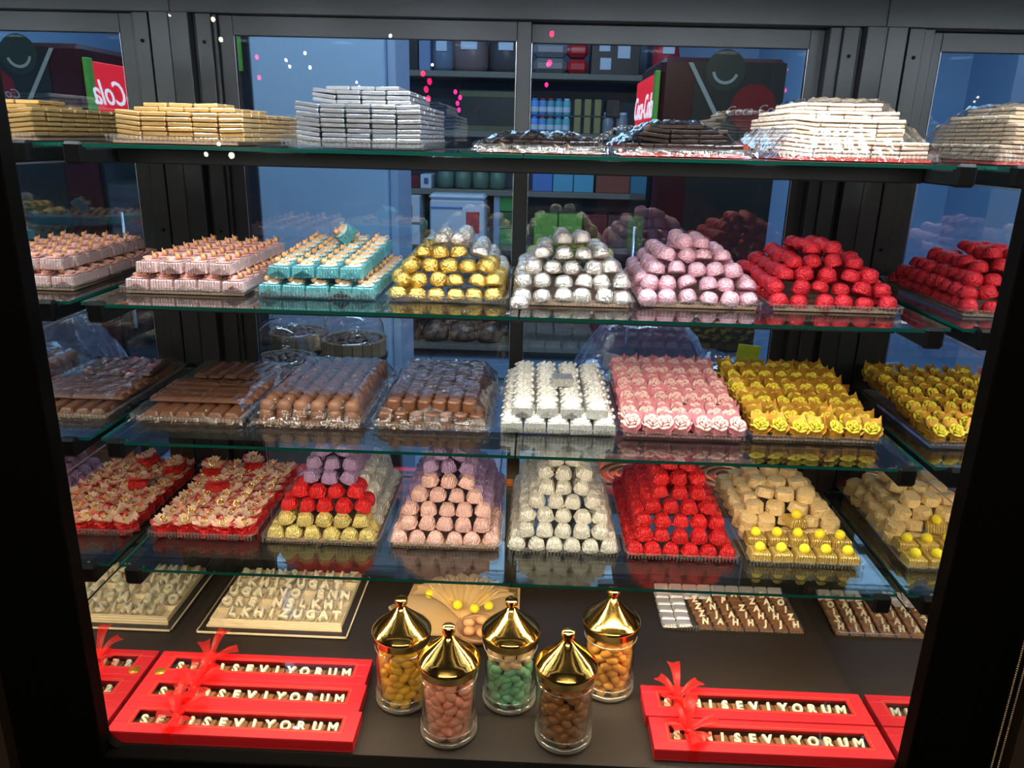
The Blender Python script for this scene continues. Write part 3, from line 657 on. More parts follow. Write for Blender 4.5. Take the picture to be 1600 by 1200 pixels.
lil, pnk, wht, redb, yel = K(P_LILAC), K(P_PINK), K(P_WHITE), K(P_RED), K(P_YELLOW)
NXs, NYs = [6, 5, 5, 4, 3, 3, 2], [9, 9, 8, 7, 6, 5, 4]; ph = .0205
def pick_mix(k, i, n, j, m, x, y):
    if i == n - 1 and j > 1 and x > -.275: return ('white_foil_block', wht, 'white block in the mixed pile', 'chocolate', 'white blocks of the mixed pile')
    if k >= 4 or j > 3: return ('lilac_foil_block', lil, 'lilac block in the mixed pile', 'chocolate', 'lilac blocks of the mixed pile')
    if k >= 2: return ('red_foil_block', redb, 'red block in the mixed pile', 'chocolate', 'red blocks of the mixed pile')
    return ('gold_foil_block', yel, 'pale gold block in the mixed pile', 'chocolate', 'pale gold blocks of the mixed pile')
tray(-0.426, -0.218, 0.094, 0.392, Z4, 'clear tray under the mixed lilac, red and gold pile on the lowest glass shelf', liner=CARD)
scatter(heap(-.420, -.226, .100, .385, Z4 + .004, NXs, NYs, ph, .015, .014, .001), pick_mix, jx=.0016, jr=.10, tz=.3, edge_tilt=.35)
tray(-0.206, -0.008, 0.094, 0.392, Z4, 'clear tray under the lilac and pale pink pile on the lowest glass shelf', liner=CARD)
scatter(heap(-.203, -.012, .100, .385, Z4 + .004, NXs, NYs, ph, .015, .014), lambda k, i, n, j, m, x, y:
        ('pink_foil_block', pnk, 'pale pink pleated foil block', 'chocolate', 'pale pink blocks') if (k < 5 and j < 1) or (j < 4 and k < 2) else ('lilac_foil_block', lil, 'lilac block above the pink ones', 'chocolate', 'lilac blocks behind the pink ones'), jx=.0016, jr=.10, tz=.3, edge_tilt=.35)
tray(0.000, 0.196, 0.090, 0.392, Z4, 'clear tray under the all white foil pile on the lowest glass shelf')
scatter(heap(.003, .193, .096, .385, Z4 + .002, NXs, NYs, ph, .015, .014), lambda *a: ('white_foil_block', wht, 'block in the all white pile', 'chocolate', 'white blocks of the all white pile'), jx=.0016, jr=.10, tz=.3, edge_tilt=.35)
tray(0.202, 0.398, 0.086, 0.392, Z4, 'clear tray under the all red foil pile on the lowest glass shelf')
scatter(heap(.205, .395, .092, .385, Z4 + .002, NXs, NYs, ph, .015, .014), lambda *a: ('red_foil_block', redb, 'block in the all red pile', 'chocolate', 'red blocks of the all red pile'), jx=.0016, jr=.10, tz=.3, edge_tilt=.35)
tray(0.406, 0.606, 0.078, 0.392, Z4, 'clear tray under the nougats and yellow topped blocks on the lowest glass shelf')
P = MB().cbox(-.0175, .0175, -.0165, .0165, 0, .0165, .002, taper=.001).build('yellow_topped_block', B_GOLDY)
MB().ell((0, 0, .007), (.0093, .0093, .0088), 12, 8, 0, None, .04).build('pompom', POMPOM, P, (0, 0, .0150))
lb = 'gold wrapped block topped with a bright yellow ball'
set_rows(P, .412, .600, .086, .122, Z4 + .003, 5, 1, 'front ' + lb, 'yellow topped blocks'); set_rows(P, .416, .598, .124, .160, Z4 + .012, 5, 1, 'rear ' + lb, 'yellow topped blocks')
tag(copy_thing(P, (.512, .178, Z4 + .030), (0, .1, .3)), 'single ' + lb + ', highest of them, among the nougats', 'wrapped chocolate', 'yellow topped blocks'); kill(P)
ng = []
for q in range(3):
    rnd = random.Random(q); j_ = [rnd.uniform(-1, 1) for _ in range(90)]
    ng.append(MB().lathe([(.0145, 0), (.0162, .002), (.0160, .014), (.0140, .0175), (.006, .0185)], 10, smooth=False, mod=lambda i, k: 1 + .09 * j_[(i * 5 + k) % 90], sq=3).mesh('nougat', NOUGAT))
it = heap(.412, .600, .162, .385, Z4 + .003, [5, 5, 4, 3], [6, 6, 5, 3], .0185, .014, .012)
scatter(it, lambda *a: ('nougat', ng, 'pale cream nougat lump', 'nougat', 'cream nougats'), jx=.002, jr=.22, tz=3, edge_tilt=.3)
# ------------------------------------------------------------------ counter: red letter boxes
LETM = pb('white_letter', (0.90, 0.84, 0.66), 0.45, var=.03, sss=.1)
BOXR = pb('red_box_card', (0.58, 0.012, 0.020), 0.42, bump=.05, bscale=600)
BOXG = pb('gold_print', (0.85, 0.40, 0.05), 0.3, 0.7)
INK = pb('box_inside', (0.10, 0.06, 0.03), 0.6)
SQ = pb('milk_square', (0.26, 0.12, 0.05), 0.45, bump=.1)
TULLEB = clear('red_ribbon_tulle', (1.0, 0.30, 0.25), rough=.4, boost=.6, diffuse=.30, dcol=(.85, .03, .03))
LET = {}
def letter_mesh(ch, s, e):
    k = (ch, s)
    if k not in LET:
        me = text_mesh(ch, s, e, s * .055); me.materials.clear(); me.materials.append(LETM); LET[k] = me
    return LET[k]
def letter_box(x0, x1, y0, y1, z, word, label, ribx, seed):
    W = x1 - x0; D = y1 - y0; H = .0235
    o = empty('letter_box', (x0, y0, z)); wx0, wx1, wy0, wy1 = .030, W - .028, D * .32, D * .76
    b = MB(); b.cbox(0, W, 0, D, 0, .0035, .0008)
    for a in ((0, W, 0, .003), (0, W, D - .003, D), (0, .003, .003, D - .003), (W - .003, W, .003, D - .003)): b.box(a[0], a[1], a[2], a[3], .0030, H - .003)
    b.build('base', BOXR, o)
    b = MB()
    for a in ((-.0008, W + .0008, -.0008, wy0), (-.0008, W + .0008, wy1, D + .0008), (-.0008, wx0, wy0, wy1), (wx1, W + .0008, wy0, wy1)): b.cbox(a[0], a[1], a[2], a[3], H - .0035, H, .0006)
    for a in ((-.0008, W + .0008, -.0012, -.0002), (-.0008, W + .0008, D + .0002, D + .0012)): b.box(a[0], a[1], a[2], a[3], H - .014, H - .002)
    lid = b.build('lid', BOXR, o)
    b = MB(); q = .004
    for a in ((wx0 - q, wx1 + q, wy0 - q - .0007, wy0 - q), (wx0 - q, wx1 + q, wy1 + q, wy1 + q + .0007), (wx0 - q - .0007, wx0 - q, wy0 - q, wy1 + q), (wx1 + q, wx1 + q + .0007, wy0 - q, wy1 + q)): b.box(a[0], a[1], a[2], a[3], H, H + .0002)
    b.build('gold_line', BOXG, lid)
    MB().box(wx0, wx1, wy0, wy1, H - .0012, H - .0009).build('window', LIDP, lid)
    MB().box(.0035, W - .0035, .0035, D - .0035, .0036, .0050).build('inner_tray', INK, o)
    if seed % 3 == 0: MB().lathe([(.010, 0), (.010, .0003)], 20).build('gold_seal', BOXG, lid, (wx0 - .012, wy0 - .010, H))
    n = len(word); p = (wx1 - wx0) / n
    sq = MB().cbox(-p / 2 + .0008, p / 2 - .0008, -.0125, .0125, 0, .006, .001, taper=.001).mesh('letter_chocolate', SQ)
    for i, ch in enumerate(word):
        c = put('letter_chocolate', sq, None, (x0 + wx0 + (i + .5) * p, y0 + (wy0 + wy1) / 2 + .001, z + .0052), (0, 0, R(-.03, .03)))
        put('raised_letter', letter_mesh(ch, .0215, .0034), c, (0, -.001, .0085), (.45, 0, R(-.08, .08)))
        tag(c, '%swhite letter %s in the %s' % (('first ' if word.index(ch) == i else 'second ') if word.count(ch) > 1 else '', ch, label.replace('window ', '')), 'chocolate', 'letter chocolates in ' + label)
    b = MB(); rw = .016
    b.box(ribx - rw / 2, ribx + rw / 2, -.0022, -.0015, .002, H + .0006); b.box(ribx - rw / 2, ribx + rw / 2, -.002, D + .002, H + .0004, H + .0010)
    rb = b.build('ribbon', TULLEB, o)
    rnd = random.Random(seed); b = MB()
    for a, L_, hh in ((2.3, .045, .020), (.45, .050, .018), (1.45, .058, .034), (-1.2, .038, .012), (3.5, .030, .012), (5.6, .034, .01)):
        a += rnd.uniform(-.25, .25)
        b.grid(lambda u, v: (ribx + L_ * u * math.cos(a) - (v - .5) * .018 * (.35 + u) * math.sin(a), D * .55 + L_ * u * math.sin(a) + (v - .5) * .018 * (.35 + u) * math.cos(a), H + .0015 + hh * math.sin(min(1, u * 1.1) * PI * .6) + .002 * math.sin(v * 6 + a)), 8, 4)
    b.ell((ribx, D * .55, H + .003), (.006, .006, .004), 8, 5, 0, None, .1)
    b.build('bow', TULLEB, rb)
    tag(o, label, 'gift box', 'red window boxes of letter chocolates')
W13 = 'SENISEVIYORUM'
lb = 'red window box at the counter left, '
for i, (a, b_, c, d) in enumerate(((-.632, -.233, -.083, -.0170), (-.632, -.239, -.0155, .0500), (-.632, -.243, .0515, .119))):
    letter_box(a, b_, c, d, ZF, W13, lb + ('front one of three', 'middle one of three', 'back one, gold seals')[i], .098, (1, 2, 3)[i])
letter_box(.251, .631, -.0700, .0010, ZF, W13, 'red window box at the counter right, front one of two', .062, 4)
letter_box(.247, .631, .0060, .0800, ZF, W13, 'red window box at the counter right, back one of two', .060, 5)

# ------------------------------------------------------------------ jars of dragees
def jar(x, y, mats, lname, label, seed, fill=.100):
    r = .0455; o = empty('sweet_jar', (x, y, ZF))
    prof = [(.036, .000), (.0445, .001), (.0475, .005), (.0475, .009), (.0450, .013), (.0448, .020), (.0470, .023), (.0470, .0255), (.0448, .029), (.0448, .108), (.0462, .112), (.0462, .115), (.0448, .118), (.0448, .135)]
    b = MB().lathe(prof, 40, close=False); b.lathe([(.0425, .135), (.0425, .012), (.030, .007), (.001, .007)], 40, close=False)
    b.lathe([(.001, .0), (.036, .0)], 40, close=False)
    b.build('glass_body', JARG, o)
    MB().lathe([(.0360, .0004), (.0448, .0014), (.0478, .0052), (.0478, .0090), (.0452, .0132), (.0430, .0105), (.0300, .0068), (.001, .0066)], 40, close=False).build('glass_foot', JARF, o)
    for zz in (.0242, .1135): MB().tube([(.0462 * math.cos(t), .0462 * math.sin(t), zz) for t in [2 * PI * q / 40 for q in range(40)]], .0012, 6, closed=True).build('glass_ring', JARF, o)
    L_ = MB().lathe([(.0470, .126), (.0492, .1275), (.0492, .139), (.0510, .1405), (.0510, .1440), (.0490, .1460), (.0455, .1510), (.0400, .1560), (.0290, .1660), (.0180, .1760), (.0105, .1840), (.0075, .1885), (.0062, .1915)], 48).build('lid', GOLDM, o, (0, 0, -.001))
    MB().lathe([(.0075, .1885), (.0070, .1920), (.0088, .1935), (.0108, .1950), (.0108, .2035), (.0090, .2055), (.002, .2060)], 24).build('knob', GOLDM, L_)
    tag(o, label + ' under a gold pointed lid', 'jar', 'glass jars with gold lids')
    rnd = random.Random(seed); mes = []
    for q in range(2):
        for m in mats: mes.append(MB().ell((0, 0, 0), (.0118 + q * .0010, .0086, .0078), 10, 7, 0, None, .02).mesh('sugared_almond', m))
    z = .0160; lay = 0
    while z < fill + .012:
        SIDE = ('right side', 'right rear', 'back right', 'back left', 'left rear', 'left side', 'left front', 'front left', 'front right', 'right front')
        for ring, (rr, n) in enumerate(((.0330, 10), (.0180, 5), (.002, 1))):
            if ring and z < fill - .004 and not z < .02: continue
            for i in range(n):
                a = 2 * PI * (i + .5 * (lay % 2)) / n + rnd.uniform(-.12, .12); r2 = rr + rnd.uniform(-.001, .001)
                top = len(mats) > 1 and z > fill - .016
                mm = mes[(rnd.randrange(2)) * len(mats) + (1 if top else 0)]
                d = put(lname.split()[-1] + '_sugared_almond', mm, None, (x + r2 * math.cos(a), y + r2 * math.sin(a), ZF + z + rnd.uniform(-.002, .002)), (rnd.uniform(-.4, .4), rnd.uniform(-1.0, 1.0), a + PI / 2 + rnd.uniform(-.5, .5)))
                tag(d, ('cream' if top else lname) + ' almond in its jar, layer %s up, %s%s' % (NUM[lay], ('', 'inner ', 'core ')[ring], SIDE[i * 10 // n]), 'sweet', ('cream' if top else lname) + ' sugared almonds in a jar')
        z += .0132; lay += 1
S = lambda n, c, r=.35: pb('dragee_' + n, c, r, var=.1, coat=.2)
jar(-.174, .050, [S('yellow', (.95, .60, .03))], 'yellow', 'leftmost glass jar of yellow almonds', 1)
jar(-.085, -.023, [S('pink', (.95, .40, .27))], 'salmon pink', 'front glass jar of salmon pink almonds', 2, .092)
jar(.013, .060, [S('green', (.22, .58, .36)), S('cream', (.85, .66, .38))], 'green', 'middle glass jar of green almonds with cream ones on top', 3, .104)
jar(.106, -.024, [S('brown', (.36, .15, .04), .22)], 'brown', 'front glass jar of brown almonds', 4, .100)
jar(.190, .102, [S('orange', (.90, .45, .07))], 'orange', 'rear right glass jar of orange almonds', 5, .112)

# ------------------------------------------------------------------ counter: lidded letter assortment, letter tray, gold tulle arrangement
CREAMP = pb('cream_plastic', (.84, .74, .54), .4)
o = empty('letter_assortment', (-.612, .205, ZF)); W, D = .300, .235
MB().cbox(0, W, 0, D, 0, .005, .002).build('dark_base', pb('dark_base_plastic', (.03, .02, .015), .3), o)
b = MB()
for a in ((0, W, 0, .002), (0, W, D - .002, D), (0, .002, 0, D), (W - .002, W, 0, D)): b.box(a[0], a[1], a[2], a[3], .003, .0065)
b.build('pale_rim', CREAMP, o)
b = MB(); nx, ny = 10, 5; ix0, ix1, iy0, iy1 = .018, W - .018, .030, D - .020
for i in range(3): b.box(.014 + i * .002, W - .014 - i * .002, .018 + i * .004, .022 + i * .004, .005, .009 + i * .003)
for i in range(nx + 1):
    x = ix0 + (ix1 - ix0) * i / nx; b.cbox(x - .0010, x + .0010, iy0, iy1, .005, .0165, .0004)
for j in range(ny + 1):
    y = iy0 + (iy1 - iy0) * j / ny; b.cbox(ix0, ix1, y - .0010, y + .0010, .005, .0165, .0004)
b.box(ix0, ix1, iy0, iy1, .0048, .0058); b.build('divider', CREAMP, o)
b = MB(); hl = .036
V = [(.002, .002, .006), (W - .002, .002, .006), (W - .002, D - .002, .006), (.002, D - .002, .006), (.014, .016, hl), (W - .014, .016, hl), (W - .014, D - .010, hl), (.014, D - .010, hl)]
b.add(V, [(0, 1, 5, 4), (1, 2, 6, 5), (2, 3, 7, 6), (3, 0, 4, 7)], smooth=False)
b.grid(lambda u, v: (.014 + (W - .028) * u, .016 + (D - .026) * v, hl + .004 * math.sin(PI * u) * math.sin(PI * v)), 20, 14)
b.build('clear_lid', LIDP, o)
tag(o, 'cream compartment box of letter chocolates under a clear lid, left of the gold tulle arrangement', 'sweet box')
rnd = random.Random(4); AL = 'SEVGILMOAZKNRTUH'
for j in range(ny):
    for i in range(nx):
        if (i * 7 + j * 5) % 13 == 0: continue
        ch = AL[(i * 5 + j * 7) % len(AL)]; x = -.612 + ix0 + (i + .5) * (ix1 - ix0) / nx; y = .205 + iy0 + (j + .5) * (iy1 - iy0) / ny
        c = put('white_letter_piece', letter_mesh(ch, .0250, .0050), None, (x, y, ZF + .0190), (.35, 0, rnd.uniform(-.15, .15)))
        tag(c, 'white letter %s, %s from left, %s row from front of the cream compartment box' % (ch, ORD[i], ORD[j]), 'chocolate', 'letters in the cream compartment box')

tray(.315, .605, .278, .430, ZF, 'clear shallow tray of milk chocolate squares with letters at the right of the counter')
FOILSQ = pb('silver_square_foil', (.82, .80, .86), .32, .45, bump=.3, bscale=200, var=.12)
rows = ['QQNAHHJJH', 'QQZJAIHHZ', 'QQZNIZANI', 'QQZAP ZAO', 'QQQQ AIDO']
sq = MB().cbox(-.0135, .0135, -.0125, .0125, 0, .006, .001, taper=.001).mesh('letter_chocolate', SQ)
sf = MB().cbox(-.0155, .0155, -.0140, .0140, 0, .007, .002, taper=.002).mesh('foil_square', FOILSQ)
for j, rw in enumerate(rows):
    y = .296 + j * .0262
    for i, ch in enumerate(rw):
        x = .334 + i * .0307 + .012 * (ch != 'Q') * (1 - j / 5)
        if ch == 'Q' or j == 4 and i < 3:
            tag(put('foil_square', sf, None, (x, y, ZF + .0020 + .002 * (i % 2)), (-.12, R(-.05, .05), R(-.03, .03))), 'flat silver wrapped square, %s from left, %s row of the letter tray' % (ORD[i], ORD[j]), 'chocolate', 'silver wrapped squares on the letter tray'); continue
        c = put('letter_chocolate', sq, None, (x, y, ZF + .0020), (0, 0, R(-.03, .03)))
        if ch != ' ': put('raised_letter', letter_mesh(ch, .0165, .0026), c, (0, .001, .0115), (.85, 0, R(-.12, .12)))
        tag(c, ('milk chocolate square with letter %s, %s from left, %s row of open tray' % (ch, ORD[i], ORD[j])) if ch != ' ' else 'bare milk chocolate square, %s from left, %s row of open tray' % (ORD[i], ORD[j]), 'chocolate', 'letter chocolates on the open tray')
for i in range(9):
    tag(put('foil_square', sf, None, (.336 + i * .0310, .416 + .006 * (i % 2), ZF + .010), (.5, 0, R(-.05, .05))), 'silver wrapped square leaning on the back edge of the letter tray, %s from left' % ORD[i], 'chocolate', 'silver squares at the back of the letter tray')

CARDG = pb('gold_card', (.72, .50, .24), .5, .1, bump=.1, bscale=80)
GLIT = pb('gold_glitter', (.85, .55, .18), .3, .85, bump=1.0, bscale=900)
ORG = clear('gold_organza', (.98, .86, .60), rough=.4, boost=.6, diffuse=.42, dcol=(.85, .62, .30))
o = empty('gift_arrangement', (-.10, .28, ZF))
b = MB(); b.prism([(-.150, .035), (-.115, .075), (-.11, .125), (.125, .125), (.125, .02), (.06, -.05), (-.09, -.05)], .001, .006, 'z'); b.build('gold_card', CARDG, o)
MB().prism([(-.148, .036), (-.128, .058), (-.085, -.015), (-.092, -.040)], .0062, .0072).build('glitter_strip', GLIT, o)
MB().prism([(.095, .06), (.120, .06), (.120, .120), (.095, .120)], .0062, .0072).build('glitter_corner', GLIT, o)
b = MB()
for k in range(9):
    a0 = .3 + k * .29
    b.grid(lambda u, v: (.115 * u * math.cos(a0 + .34 * v) * (1 - .06 * math.sin(v * 9)) + .01, -.015 + .115 * u * math.sin(a0 + .34 * v), .012 + .045 * math.sin(u * 2.2) + .006 * math.sin(v * 6 + k) * u), 8, 5)
b.build('organza_fan', ORG, o)
b = MB()
for k in range(9):
    a0 = .5 + k * .26; b.tube([(.01, -.012, .014), (.01 + .085 * math.cos(a0), -.012 + .085 * math.sin(a0), .062)], .0016, 6)
b.build('stick', pb('pale_stick', (.85, .70, .42), .4), o)
for q, (x, y) in enumerate(((-.060, .020), (.000, -.010), (.035, -.015), (.055, .03), (.062, .005), (-.02, .02))):
    MB().ell((x, y, .050 - q * .003), (.0100, .0100, .0095), 12, 8, 0, None, .03).build('yellow_ball', POMPOM, o)
b = MB().lathe([(.030, 0), (.040, .012), (.044, .022), (.041, .022), (.036, .010), (.002, .006)], 24); b.build('basket', pb('pale_wicker', (.42, .24, .13), .6, bump=.6, bscale=300), o, (.045, -.055, .007))
for q in range(5): MB().ell((.045 + .022 * math.cos(q * 1.3), -.055 + .022 * math.sin(q * 1.3), .030), (.012, .010, .009), 10, 6, 0, None, .04).build('wrapped_sweet', pb('peach_sweet', (.72, .38, .18), .4), o)
tag(o, 'flat gold gift arrangement of organza, sticks and yellow balls behind the jars', 'gift arrangement')

# ------------------------------------------------------------------ the shop behind the case
WALLB = pb('shop_wall', (0.38, 0.56, 0.78), 0.7)
GREYB = pb('shop_back_panel', (.13, .17, .24), .6)
FZ = -0.85
fo = struct(MB().box(-3.2, 3.0, .55, 5.4, -.05, -.012).build('floor', pb('grout', (.10, .12, .15), .8), None, (0, 0, FZ)))
tm = MB().cbox(-.297, .297, -.297, .297, -.012, 0, .003).mesh('tile', pb('floor_tile', (.30, .42, .56), .35, var=.05))
for i in range(10):
    for j in range(8): put('tile', tm, fo, (-2.8 + i * .6, .90 + j * .6, 0))
struct(MB().box(-3.2, 3.0, 5.0, 5.1, FZ, 2.2).build('wall_back', WALLB)); struct(MB().box(-1.95, -1.85, 2.0, 5.0, FZ, 2.2).build('wall_left', WALLB))
struct(MB().box(1.60, 1.70, .6, 5.0, FZ, 2.2).build('wall_right', WALLB)); struct(MB().box(-3.2, 3.0, .6, 5.1, 2.2, 2.25).build('ceiling', pb('shop_ceiling', (.6, .65, .7), .8)))
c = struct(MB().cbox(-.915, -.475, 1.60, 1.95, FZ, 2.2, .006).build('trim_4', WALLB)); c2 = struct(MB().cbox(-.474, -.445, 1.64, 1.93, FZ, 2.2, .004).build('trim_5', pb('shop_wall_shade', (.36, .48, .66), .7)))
# left of the column: dark cabinet with a green poster
o = MB().cbox(-1.84, -1.265, 2.6, 3.0, FZ, 1.20, .01).build('dark_cabinet', pb('cabinet_black', (.02, .025, .03), .4)); MB().cbox(-1.385, -1.300, 2.590, 2.599, .945, 1.14, .001).build('green_poster', pb('poster_green', (.15, .48, .05), .5), o)
tag(o, 'tall dark cabinet with a green poster beyond the pale blue column', 'cabinet')
# shelving unit at the back
SHB = pb('shelf_board', (.20, .17, .13), .6); un = empty('shelving_unit', (-1.02, 4.30, FZ)); UW = 1.80
for z in (1.06, .69, .31, -.06, -.42, -.78): MB().cbox(0, UW, 0, .45, z - FZ, z + .037 - FZ, .003).build('shelf_board', SHB, un)
MB().box(0, UW, .45, .47, 0.05, 2.6).build('back_panel', GREYB, un)
for x in (0, UW): MB().cbox(x - .012, x + .012, 0, .47, 0, 2.6, .003).build('side_panel', GREYB, un)
MB().cbox(-.56 + 1.02 + .30, .04 - .56 + 1.02 + .30, .02, .47, .35, 1.165, .002).build('upright', pb('pale_upright', (.30, .38, .55), .6), un)
tag(un, 'tall shelving unit full of groceries against the back wall of the shop', 'shelf unit')
def bx(name, x0, x1, z0, z1, m, label, cat, y=4.33, d=.25, parts=(), group=None, b=.004):
    o = MB().cbox(0, x1 - x0, 0, d, 0, z1 - z0, b).build(name, m, None, (x0, y, z0))
    for nm, a, mm in parts: MB().cbox(a[0], a[1], -.003, -.0002, a[2], a[3], .0008).build(nm, mm, o)
    tag(o, label, cat, group); return o
C = lambda n, c, r=.5, **k: pb(n, c, r, **k)
BLU, WHT, BLK, REDC = C('pack_blue', (.10, .22, .55)), C('pack_white', (.62, .68, .75)), C('pack_black', (.015, .018, .022), .35), C('pack_red', (.55, .02, .03), .4)
BR, GRN, OLV, DRED = C('pack_brown', (.10, .05, .035)), C('pack_green', (.05, .30, .06)), C('pack_olive', (.12, .12, .05)), C('pack_dark_red', (.16, .015, .015))
A = 1.097
bx('carton', -.955, -.89, A, 1.32, C('pack_pale_green', (.45, .62, .62)), 'pale mint carton at the left end of the high shelf', 'carton')
bx('black_bag', -.87, -.77, A, 1.33, BLK, 'narrow black packet beside the pale mint carton', 'packet'); bx('blue_packet', -.765, -.69, A, 1.30, C('pack_greyblue', (.20, .27, .42)), 'grey blue upright packet on the high shelf', 'packet')
def sack(x, z, w, h, m, label, lab=None, sh='sack', y=4.36, d=.2, seed=0):
    rnd = random.Random(seed); j = [rnd.uniform(-1, 1) for _ in range(60)]
    b = MB().lathe([(w * .42, 0), (w * .5, h * .12), (w * .52, h * .45), (w * .46, h * .75), (w * .26, h * .92), (w * .30, h)], 14, mod=lambda i, k: 1 + .06 * j[(i * 3 + k * 5) % 60], sq=2.6)
    b.v = [(p[0], p[1] * d / w, p[2]) for p in b.v]; o = b.build(sh, m, None, (x, y + d / 2, z))
    if lab: MB().cbox(-w * .22, w * .22, -d / 2 - .012, -d / 2 - .004, h * .45, h * .75, .001).build('paper_label', lab, o)
    tag(o, label, 'bag'); return o
NUT = C('pack_nuts', (.22, .14, .13), .3, bump=.8, bscale=40)
sack(-.62, A, .16, .27, C('pack_clear_blue', (.18, .22, .30), .3), 'bluish clear bag beside the nut sack on the high shelf', WHT, seed=1); sack(-.44, A, .24, .30, NUT, 'large clear sack of pinkish nuts on the high shelf', WHT, seed=2)
sack(-.20, A, .22, .30, C('pack_dark_nuts', (.08, .07, .07), .3, bump=.6, bscale=40), 'dark sack of nuts beside the door mullion on the high shelf', WHT, seed=3)
for q, (z, m, l) in enumerate(((A, C('pack_glitter_grey', (.22, .20, .20), .3, bump=.6, bscale=60), 'lower'), (A + .10, C('pack_grey2', (.26, .26, .28), .3), 'upper'))):
    o = MB().cbox(0, .22, 0, .2, 0, .095, .03).build('lying_packet', m, None, (-.02, 4.34, z)); MB().cbox(.222, .36, .01, .19, .004, .09, .025).build('red_end', REDC, o)
    tag(o, l + ' of two packets with red ends lying flat on the high shelf', 'packet')
o = bx('black_box', .355, .67, A, 1.31, BLK, 'black box with white marks at the right of the high shelf', 'box')
for a in ((.05, .12, .14, .19), (.17, .25, .10, .19), (.06, .13, .03, .10)): MB().box(a[0], a[1], -.002, -.0002, a[2], a[3]).build('white_mark', WHT, o)
sack(.80, A, .16, .22, REDC, 'red and white bag on top of the shelf beside the fridge', WHT, seed=7, y=4.0)
A = .727
o = bx('dark_gift_box', -.50, -.09, A, .985, C('pack_dark_olive', (.022, .028, .025), .35), 'wide dark box with olive bands behind the silver stack', 'box', parts=(('band', (0, .41, .215, .25), OLV), ('band', (0, .41, 0, .035), OLV)))
def can(x, z, m, top, label, group, r=.026, h=.105):
    o = MB().lathe([(r * .9, 0), (r, .003), (r, h * .82), (r * .7, h * .9)], 14).build('can', m, None, (x, 4.36, z)); MB().lathe([(r * .72, h * .88), (r * .72, h), (r * .6, h * 1.01)], 12).build('cap', top, o); MB().lathe([(r * 1.02, h * .2), (r * 1.02, h * .5)], 14, close=False).build('wrapper', WHT, o)
    tag(o, label, 'bottle', group)
for row in range(2):
    for i in range(5):
        m, tp = ((C('can_blue', (.12, .35, .75)), BLU), (C('can_blue2', (.14, .30, .60)), REDC), (C('can_teal', (.10, .35, .42)), REDC), (C('can_teal2', (.12, .38, .45)), BLU), (C('can_teal3', (.15, .45, .50)), WHT))[i]
        can(.0 + i * .053, A + row * .112, m, tp, 'small bottle, number %s from the mullion in the %s row of the blue bottles' % (('one', 'two', 'three', 'four', 'five')[i], ('lower', 'upper')[row]), 'small blue bottles')
    for i in range(3):
        bx('gold_tin', .262 + i * .066, .262 + i * .066 + .045, A + row * .112, A + row * .112 + .105, C('tin_gold', (.30, .24, .08), .4), '%s gold tin in the %s row beside the blue bottles' % (('first', 'second', 'third')[i], ('lower', 'upper')[row]), 'tin', group='gold tins', d=.05)
    if not row: MB().box(0.0, .48, 4.34, 4.46, A + .107, A + .111).build('divider_sheet', GREYB, un, (1.02, -4.30, -FZ))
bx('dark_tin', .47, .56, A + .11, A + .22, BLK, 'black tin standing on the jars near the fridge', 'tin')
for q in range(2): 
    o = MB().lathe([(.036, 0), (.040, .01), (.040, .10), (.028, .125)], 16).build('storage_jar', C('jar_grey', (.25, .27, .30), .2), None, (.49 + q * .095, 4.38, A)); MB().lathe([(.030, .12), (.030, .14)], 14).build('lid', WHT, o); tag(o, ('left', 'right')[q] + ' of two grey jars on the middle shelf beside the gold tins', 'jar')
A = .347
bx('chocolate_box', -.96, -.77, A, .43, DRED, 'dark red box on the shelf at the left edge above the fruit carton', 'box'); bx('white_card', -.765, -.69, A, .44, WHT, 'white packet with a dark square code panel', 'packet', parts=(('panel', (.025, .055, .03, .07), C('panel_grey', (.1, .12, .2))),))
for i in range(4): sack(-.60 + i * .12, A, .12, .15, C('greens', (.13, .20, .14), .4, bump=.8, bscale=30), '%s bag of pale green leaves behind the styrofoam box' % ('first', 'second', 'third', 'fourth')[i], seed=i + 30)
for i in range(3): bx('blue_carton', .0 + i * .14, .135 + i * .14, A, .47, (BLU, C('pack_cyan', (.12, .40, .55)), C('pack_cyan', (.12, .40, .55)))[i], '%s of three blue cartons on the shelf right of the mullion' % ('left', 'middle', 'right')[i], 'carton')
bx('orange_carton', .43, .66, A, .46, C('pack_rust', (.28, .07, .04)), 'rust coloured carton beside the fridge', 'carton')
A = -.023
bx('fruit_carton', -.965, -.755, .115, .305, WHT, 'white carton with a picture of brown fruit', 'carton', y=4.22, parts=(('fruit_picture', (.06, .16, .04, .13), C('print_brown', (.40, .16, .08))), ('dark_edge', (0, .21, 0, .015), DRED)))
bx('white_carton', -.965, -.755, A, .113, WHT, 'plain white carton beneath the fruit carton', 'carton', y=4.22)
o = bx('styrofoam_box', -.673, -.31, A, .29, WHT, 'white styrofoam box with a blue stripe and red side panel', 'box', y=4.12, d=.3, b=.01, parts=(('blue_stripe', (.005, .22, .255, .268), BLU), ('red_panel', (.24, .33, .10, .24), REDC)))
MB().cbox(-.006, .369, -.006, .306, .313, .350, .016).build('lid', WHT, o)
for i in range(3): bx('green_packet', -.225 + i * .0, -.10, A + .115 * i, A + .11 + .115 * i, (GRN, C('pack_green_dark', (.03, .12, .05)), GRN)[i], '%s green packet in the pile left of the mullion' % ('bottom', 'middle', 'top')[i], 'packet')
for i in range(4): bx('green_carton', .02 + i * .17, .18 + i * .17, A, .20, (C('pack_lime', (.16, .38, .05)), C('pack_lime', (.16, .38, .05)), DRED, BR)[i], '%s carton on the low shelf right of the mullion' % ('leftmost', 'second', 'third', 'rightmost')[i], 'carton')
